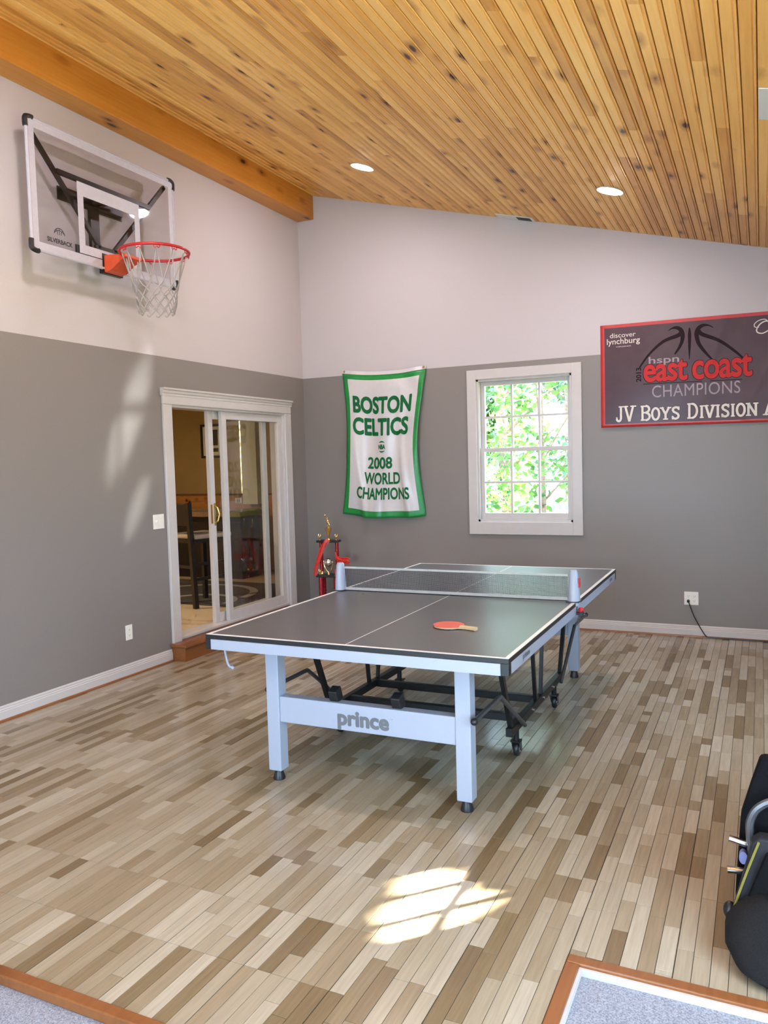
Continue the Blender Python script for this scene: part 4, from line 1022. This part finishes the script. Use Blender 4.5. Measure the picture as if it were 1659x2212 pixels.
# ------------------------------------------------------------------ trophy in the corner
tp = thing('trophy', 'tall red and gold trophy draped with a red ribbon in the corner', 'trophy', (.415, -.30, 0), math.radians(8))
def part(name, mat, fn, parent=tp, smooth=False, bevel=0): mb = MB(); fn(mb); return mb.build(name, mat, parent, smooth=smooth, bevel=bevel)
part('base', 'black', lambda b: (b.box((-.17, -.085, .0), (.17, .085, .03)), b.box((-.15, -.075, .03), (.15, .075, .075))), bevel=.004)
for x, y in ((-.078, -.04), (.082, -.04), (-.078, .04), (.082, .04)):
    c = part('column', 'red_foil', lambda b: b.lathe([(.023, .105), (.023, .435)], (x, y, 0), 14), smooth=True)
    part('column_foot', 'gold', lambda b: b.lathe([(.029, .076), (.031, .084), (.025, .094), (.026, .106), (.023, .112)], (x, y, 0), 14), c, smooth=True)
part('deck', 'black', lambda b: b.box((-.125, -.06, .435), (.125, .06, .462)), bevel=.005)
for x in (-.085, .085):
    c = part('column', 'red_foil', lambda b: b.lathe([(.019, .47), (.019, .785)], (x, .01, 0), 12), smooth=True)
    part('column_foot', 'gold', lambda b: b.lathe([(.025, .4625), (.026, .470), (.020, .482), (.019, .488)], (x, .01, 0), 14), c, smooth=True)
part('deck', 'black', lambda b: b.box((-.115, -.05, .785), (.115, .06, .808)), bevel=.005)
part('globe', 'chrome', lambda b: (b.sphere((.0, -.02, .585), (.046, .046, .046), 16, 10)), smooth=True)
part('globe_stand', 'gold', lambda b: (b.lathe([(.018, .4625), (.012, .47), (.006, .49)], (0, -.02, 0), 12), b.tube(smooth_path([(-.05, -.02, .60), (-.045, -.02, .55), (-.02, -.02, .50), (0, -.02, .485)], 4), .005, 6), b.tube(smooth_path([(.05, -.02, .60), (.045, -.02, .55), (.02, -.02, .50), (0, -.02, .485)], 4), .005, 6)), smooth=True)
part('cup', 'gold', lambda b: b.lathe([(.022, .8085), (.020, .818), (.007, .828), (.009, .845), (.022, .885), (.034, .925), (.036, .932), (.030, .930), (.010, .928)], (.005, -.005, 0), 18), smooth=True)
def eagle(b, c, k):
    c = Vector(c); b.lathe([(.012*k, 0), (.010*k, .008*k), (.004*k, .014*k)], c, 10)
    b.tube([c+Vector((0, 0, .012*k)), c+Vector((0, 0, .03*k)), c+Vector((.004*k, 0, .045*k)), c+Vector((.01*k, 0, .05*k))], [.005*k, .008*k, .006*k, .003*k], 8)
    for s in (-1, 1): b.tube([c+Vector((s*.004*k, 0, .03*k)), c+Vector((s*.014*k, 0, .05*k)), c+Vector((s*.010*k, 0, .068*k))], [.005*k, .005*k, .001*k], 6)
for p in ((-.09, -.01, .8085), (.09, -.01, .8085)): part('eagle', 'gold', lambda b: eagle(b, p, .95))
for p in ((-.085, -.045, .4625), (.092, -.045, .4625)): part('eagle', 'gold', lambda b: eagle(b, p, .85))
def player(b):
    o_ = Vector((.005, -.005, .932)); q = lambda x, y, z: o_+Vector((x, y, z))
    b.lathe([(.020, 0), (.018, .006), (.006, .010)], o_, 12)
    b.tube([q(.012, 0, .008), q(.016, -.006, .03), q(.004, 0, .052)], [.005, .006, .008], 8)
    b.tube([q(-.004, .004, .012), q(-.014, .004, .032), q(-.002, 0, .052)], [.004, .006, .008], 8)
    b.tube([q(.0, 0, .05), q(-.004, 0, .068), q(-.008, 0, .084)], [.010, .011, .008], 8)
    b.tube([q(-.012, 0, .08), q(-.024, -.004, .098), q(-.028, -.006, .118)], [.005, .0045, .004], 6); b.tube([q(-.004, 0, .08), q(.012, -.004, .072), q(.022, -.006, .086)], [.005, .0045, .003], 6)
    b.sphere(q(-.008, 0, .097), .0085, 10, 8); b.sphere(q(-.030, -.006, .128), .011, 10, 8)
part('figure', 'gold', player, smooth=True)
def band(b, pts, w, nrm=(0, -1, 0)):
    P = smooth_path(pts, 5); N = Vector(nrm); R = []
    for i in range(len(P)):
        t = (P[min(i+1, len(P)-1)]-P[max(i-1, 0)]).normalized(); s_ = t.cross(N).normalized()*w/2; R.append([P[i]+s_, P[i]+s_*.3+N*.004, P[i]-s_*.3-N*.001, P[i]-s_])
    b.rings(R, False, False, closed=False)
part('ribbon', 'red_ribbon', lambda b: (band(b, [(.02, -.058, .815), (-.01, -.072, .79), (-.05, -.074, .69), (-.085, -.073, .61), (-.118, -.068, .53), (-.128, -.062, .455)], .036), band(b, [(.02, -.052, .815), (-.02, -.062, .77), (-.06, -.066, .70), (-.088, -.068, .60)], .045)), smooth=True)
def tassel(b):
    for k in range(7):
        dz = (k-3)*.006; dy = random.uniform(-.012, .012)
        b.tube(smooth_path([(.088, -.03, .67+dz), (.10, -.045+dy, .635+dz), (.15, -.05+dy, .612+dz*1.2), (.20+random.uniform(0, .03), -.05+dy, .606+dz*1.6), (.235+random.uniform(0, .035), -.05+dy, .60+dz*1.6)], 3), [.008]*6+[.007]*4+[.004]*3, 6)
part('streamer', 'red_ribbon', tassel, smooth=True)

# ------------------------------------------------------------------ black gear at the right edge
bg_ = thing('gear_bag', 'black folded gear with mesh pouch and chrome rods at right edge', 'bag', (4.56, -4.45, 0))
def gpart(name, mat, fn, smooth=False, bevel=0): mb = MB(); fn(mb); return mb.build(name, mat, bg_, smooth=smooth, bevel=bevel)
XZ = lambda x, z, y: Vector((x, y, z))
gpart('back_panel', 'bag_fabric', lambda b: b.prism([(-.212, .572), (.25, .60), (.25, .012), (-.285, .012), (-.287, .10), (-.281, .21), (-.270, .37), (-.241, .475)], .05, .10, XZ), bevel=.012)
gpart('frame_tube', 'grey_metal', lambda b: b.tube(smooth_path([(-.235, .0, .24), (-.243, .0, .33), (-.240, .0, .38), (-.215, .0, .425), (-.16, .0, .455), (-.05, .0, .47), (.1, 0, .47)], 5), .013, 8), smooth=True)
gpart('side_panel', 'bag_panel', lambda b: b.prism([(-.236, .332), (-.215, .350), (.22, .36), (.22, .012), (-.30, .012), (-.298, .061), (-.280, .142), (-.252, .255)], -.07, -.01, XZ), bevel=.008)
gpart('piping', 'piping', lambda b: b.tube(smooth_path([(-.216, -.073, .340), (-.240, -.075, .27), (-.262, -.075, .20), (-.292, -.075, .100)], 4), .004, 6), smooth=True)
gpart('front_panel', 'bag_fabric', lambda b: b.prism([(-.195, .315), (.22, .32), (.22, .03), (-.26, .03), (-.268, .105), (-.238, .19)], -.10, -.07, XZ), bevel=.008)
def pouch(b):
    R = []
    for z, x0, x1, y0, y1 in ((.003, -.215, .20, -.335, .0), (.03, -.285, .22, -.34, .0), (.07, -.312, .23, -.31, -.01), (.10, -.312, .23, -.27, -.02), (.13, -.292, .23, -.235, -.03), (.16, -.262, .23, -.20, -.04), (.185, -.22, .22, -.17, -.05), (.20, -.12, .2, -.14, -.06)):
        cx, cy, rx, ry = (x0+x1)/2, (y0+y1)/2, (x1-x0)/2, (y1-y0)/2
        R.append([Vector((cx+rx*math.copysign(abs(math.cos(a))**.62, math.cos(a)), cy+ry*math.copysign(abs(math.sin(a))**.62, math.sin(a)), z)) for a in [2*math.pi*q/36 for q in range(36)]])
    b.rings(R)
gpart('mesh_pouch', 'bag_mesh', pouch, smooth=True)
gpart('rod', 'chrome', lambda b: b.tube([(-.306, .0, .305), (-.18, .01, .275)], .0115, 12), smooth=True)
gpart('rod', 'chrome', lambda b: b.tube([(-.311, .0, .197), (-.24, .01, .199)], .0115, 12), smooth=True)
gpart('tab', 'blue_plastic', lambda b: b.prism([(-.262+.013*math.cos(a), .252+.021*math.sin(a)) for a in [2*math.pi*q/14 for q in range(14)]], -.035+.02, .01, XZ))
gpart('knob', 'black', lambda b: b.sphere((-.302, .0, .06), (.022, .022, .030), 14, 8), smooth=True)

# ------------------------------------------------------------------ outdoors: ground, trees, fence
mb = MB(); mb.box((-30, .3, -.6), (40, 40, -.5)); mb.build('ground', 'ground', kind='structure', label='leaf-strewn ground outside')
mb = MB(); mb.box((5.7, -30, -.6), (40, .3, -.5)); mb.build('ground', 'ground', kind='structure', label='leaf-strewn ground outside the right wall')
def leaves(name, blobs, n, size, mat, parent, seed, keep=None):
    r_ = random.Random(seed); V = []; Fc = []
    for _ in range(n):
        c, R = r_.choice(blobs); c = Vector(c)
        while True:
            d = Vector((r_.uniform(-1, 1), r_.uniform(-1, 1), r_.uniform(-1, 1)))
            if .15 < d.length < 1: break
        p = c + Vector((d.x*R[0], d.y*R[1], d.z*R[2]))
        if keep and not keep(p): continue
        a = Vector((r_.gauss(0, 1), r_.gauss(0, 1), r_.gauss(0, .7))).normalized(); b_ = a.orthogonal().normalized()
        b_ = (b_*math.cos(r_.random()*6.28) + a.cross(b_)*math.sin(r_.random()*6.28)).normalized()
        s_ = size*r_.uniform(.6, 1.3); i = len(V)
        V.extend([p+a*s_, p+b_*s_*.5+a*s_*.1, p-a*s_*.7, p-b_*s_*.5+a*s_*.1]); Fc.append((i, i+1, i+2, i+3))
    me = bpy.data.meshes.new(name); me.from_pydata([tuple(v) for v in V], [], Fc); me.materials.append(M[mat]); return link(name, me, parent, kind='stuff')
def tree(label, x, y, h, r_, seed, mat='leaf', n=900, crown=None, size=.11, lean=0, zlow=.3):
    t = thing('tree', label, 'tree', (x, y, -.5), group='trees outside the back window')
    mb = MB(); mb.tube([(0, 0, 0), (.02+lean*.4, 0, h*.35), (lean, .05, h*.8)], [r_*1.2, r_, r_*.4], 10)
    rr = random.Random(seed)
    for k in range(4):
        z = h*(.35+.12*k); a = rr.uniform(0, 6.28); mb.tube([(lean*.5, 0, z), (lean*.5+.5*math.cos(a), .3*math.sin(a), z+.4), (lean*.5+.9*math.cos(a), .5*math.sin(a), z+.7)], [r_*.35, r_*.22, r_*.08], 6)
    mb.build('trunk', 'bark', t, smooth=True)
    bl = crown or [((lean+rr.uniform(-.8, .8), rr.uniform(-.4, .6), h*rr.uniform(zlow, 1.0)), (rr.uniform(.5, .9), .5, rr.uniform(.4, .7))) for _ in range(9)]
    leaves('foliage', bl, int(n*5.5), size*.60, mat, t, seed)
tree('leafy young tree close outside the left window panes', 1.75, 3.0, 4.2, .05, 1, 'leaf', 420, size=.10)
tree('grey-trunked tree beyond the middle panes', .80, 5.0, 5.2, .12, 2, 'leaf2', 420, size=.11, lean=-.3)
tree('dark trunk behind the right window panes', 1.25, 7.2, 6.4, .17, 3, 'leaf2', 500, size=.13)
tree('pale green shrub low outside the window', .2, 4.1, 2.2, .04, 4, 'leaf', 260, size=.09, zlow=.3)
tree('tall tree standing far behind the picket fence', -1.9, 10.5, 8.0, .2, 5, 'leaf', 700, size=.17)
tree('bushy tree far behind the right panes', 1.0, 11.0, 7.5, .2, 6, 'leaf2', 700, size=.16)
fn = thing('picket_fence', 'blue grey picket fence among the trees outside', 'fence', (1.2, 5.9, -.5))
mb0 = MB(); mb0.prism([(-.035, 0), (.035, 0), (.035, 1.48), (0, 1.56), (-.035, 1.48)], -.01, .01, lambda x, z, y: Vector((x, y, z))); pm = mb0.mesh('picket', 'fence_paint')
for q in range(30):
    o = bpy.data.objects.new('picket', pm); COL.objects.link(o); o.parent = fn; o.location = (-1.6+q*.105, 0, 0)
for z in (.4, 1.2):
    mb = MB(); mb.box((-1.7, .012, z), (1.6, .05, z+.09)); mb.build('rail', 'fence_paint', fn)
# unseen foliage added to filter the sun in front of the right-hand and back windows, with a gap shaped for the beam
PATCH = [(3.19, -5.0), (3.34, -4.86), (3.46, -4.72), (3.545, -4.65), (3.46, -4.58), (3.39, -4.46), (3.30, -4.46), (3.20, -4.50), (3.15, -4.68), (3.14, -4.86)]
def inside(x, y):
    c = False; n = len(PATCH)
    for i in range(n):
        (x1, y1), (x2, y2) = PATCH[i], PATCH[i-1]
        if (y1 > y) != (y2 > y) and x < (x2-x1)*(y-y1)/(y2-y1)+x1: c = not c
    return c
def keep(p):
    k = p.z/SUN_DIR.z; q = p - SUN_DIR*k
    for dx, dy in ((0, 0), (.07, 0), (-.07, 0), (0, .07), (0, -.07)):
        if inside(q.x+dx, q.y+dy): return False
    return True
t = thing('tree', 'leafy tree outside the right-hand wall', 'tree', (9.2, 1.6, -.5), group='trees outside the right wall')  # added sun filter, its leaf gap shaped to the sun patch
mb = MB(); mb.tube([(0, .6, 0), (.02, .6, 2.0), (.1, .6, 6)], [.16, .13, .05], 10); mb.build('trunk', 'bark', t, smooth=True)
leaves('foliage', [((.3*dx, .45*dx, 1.9+.8*k), (.7, .8, .62)) for k in range(6) for dx in (-2.4, -1.2, 0, 1.2, 2.4)], 9000, .13, 'leaf', t, 21, keep=lambda p: keep(Vector((9.2, 1.6, -.5))+p))
t = thing('tree', 'tall dense tree behind the house corner', 'tree', (6.6, 5.2, -.5), group='trees outside the right wall')  # added out of view to keep the sun off the back window
mb = MB(); mb.tube([(0, 0, 0), (.02, 0, 2.4), (.1, 0, 7)], [.2, .16, .06], 10); mb.build('trunk', 'bark', t, smooth=True)
leaves('foliage', [((-.45*dx, .4*dx, 2.0+.75*k), (.7, .7, .6)) for k in range(7) for dx in (-2.4, -1.2, 0, 1.2, 2.4)], 14000, .19, 'leaf2', t, 22, keep=lambda p: keep(Vector((6.6, 5.2, -.5))+p))
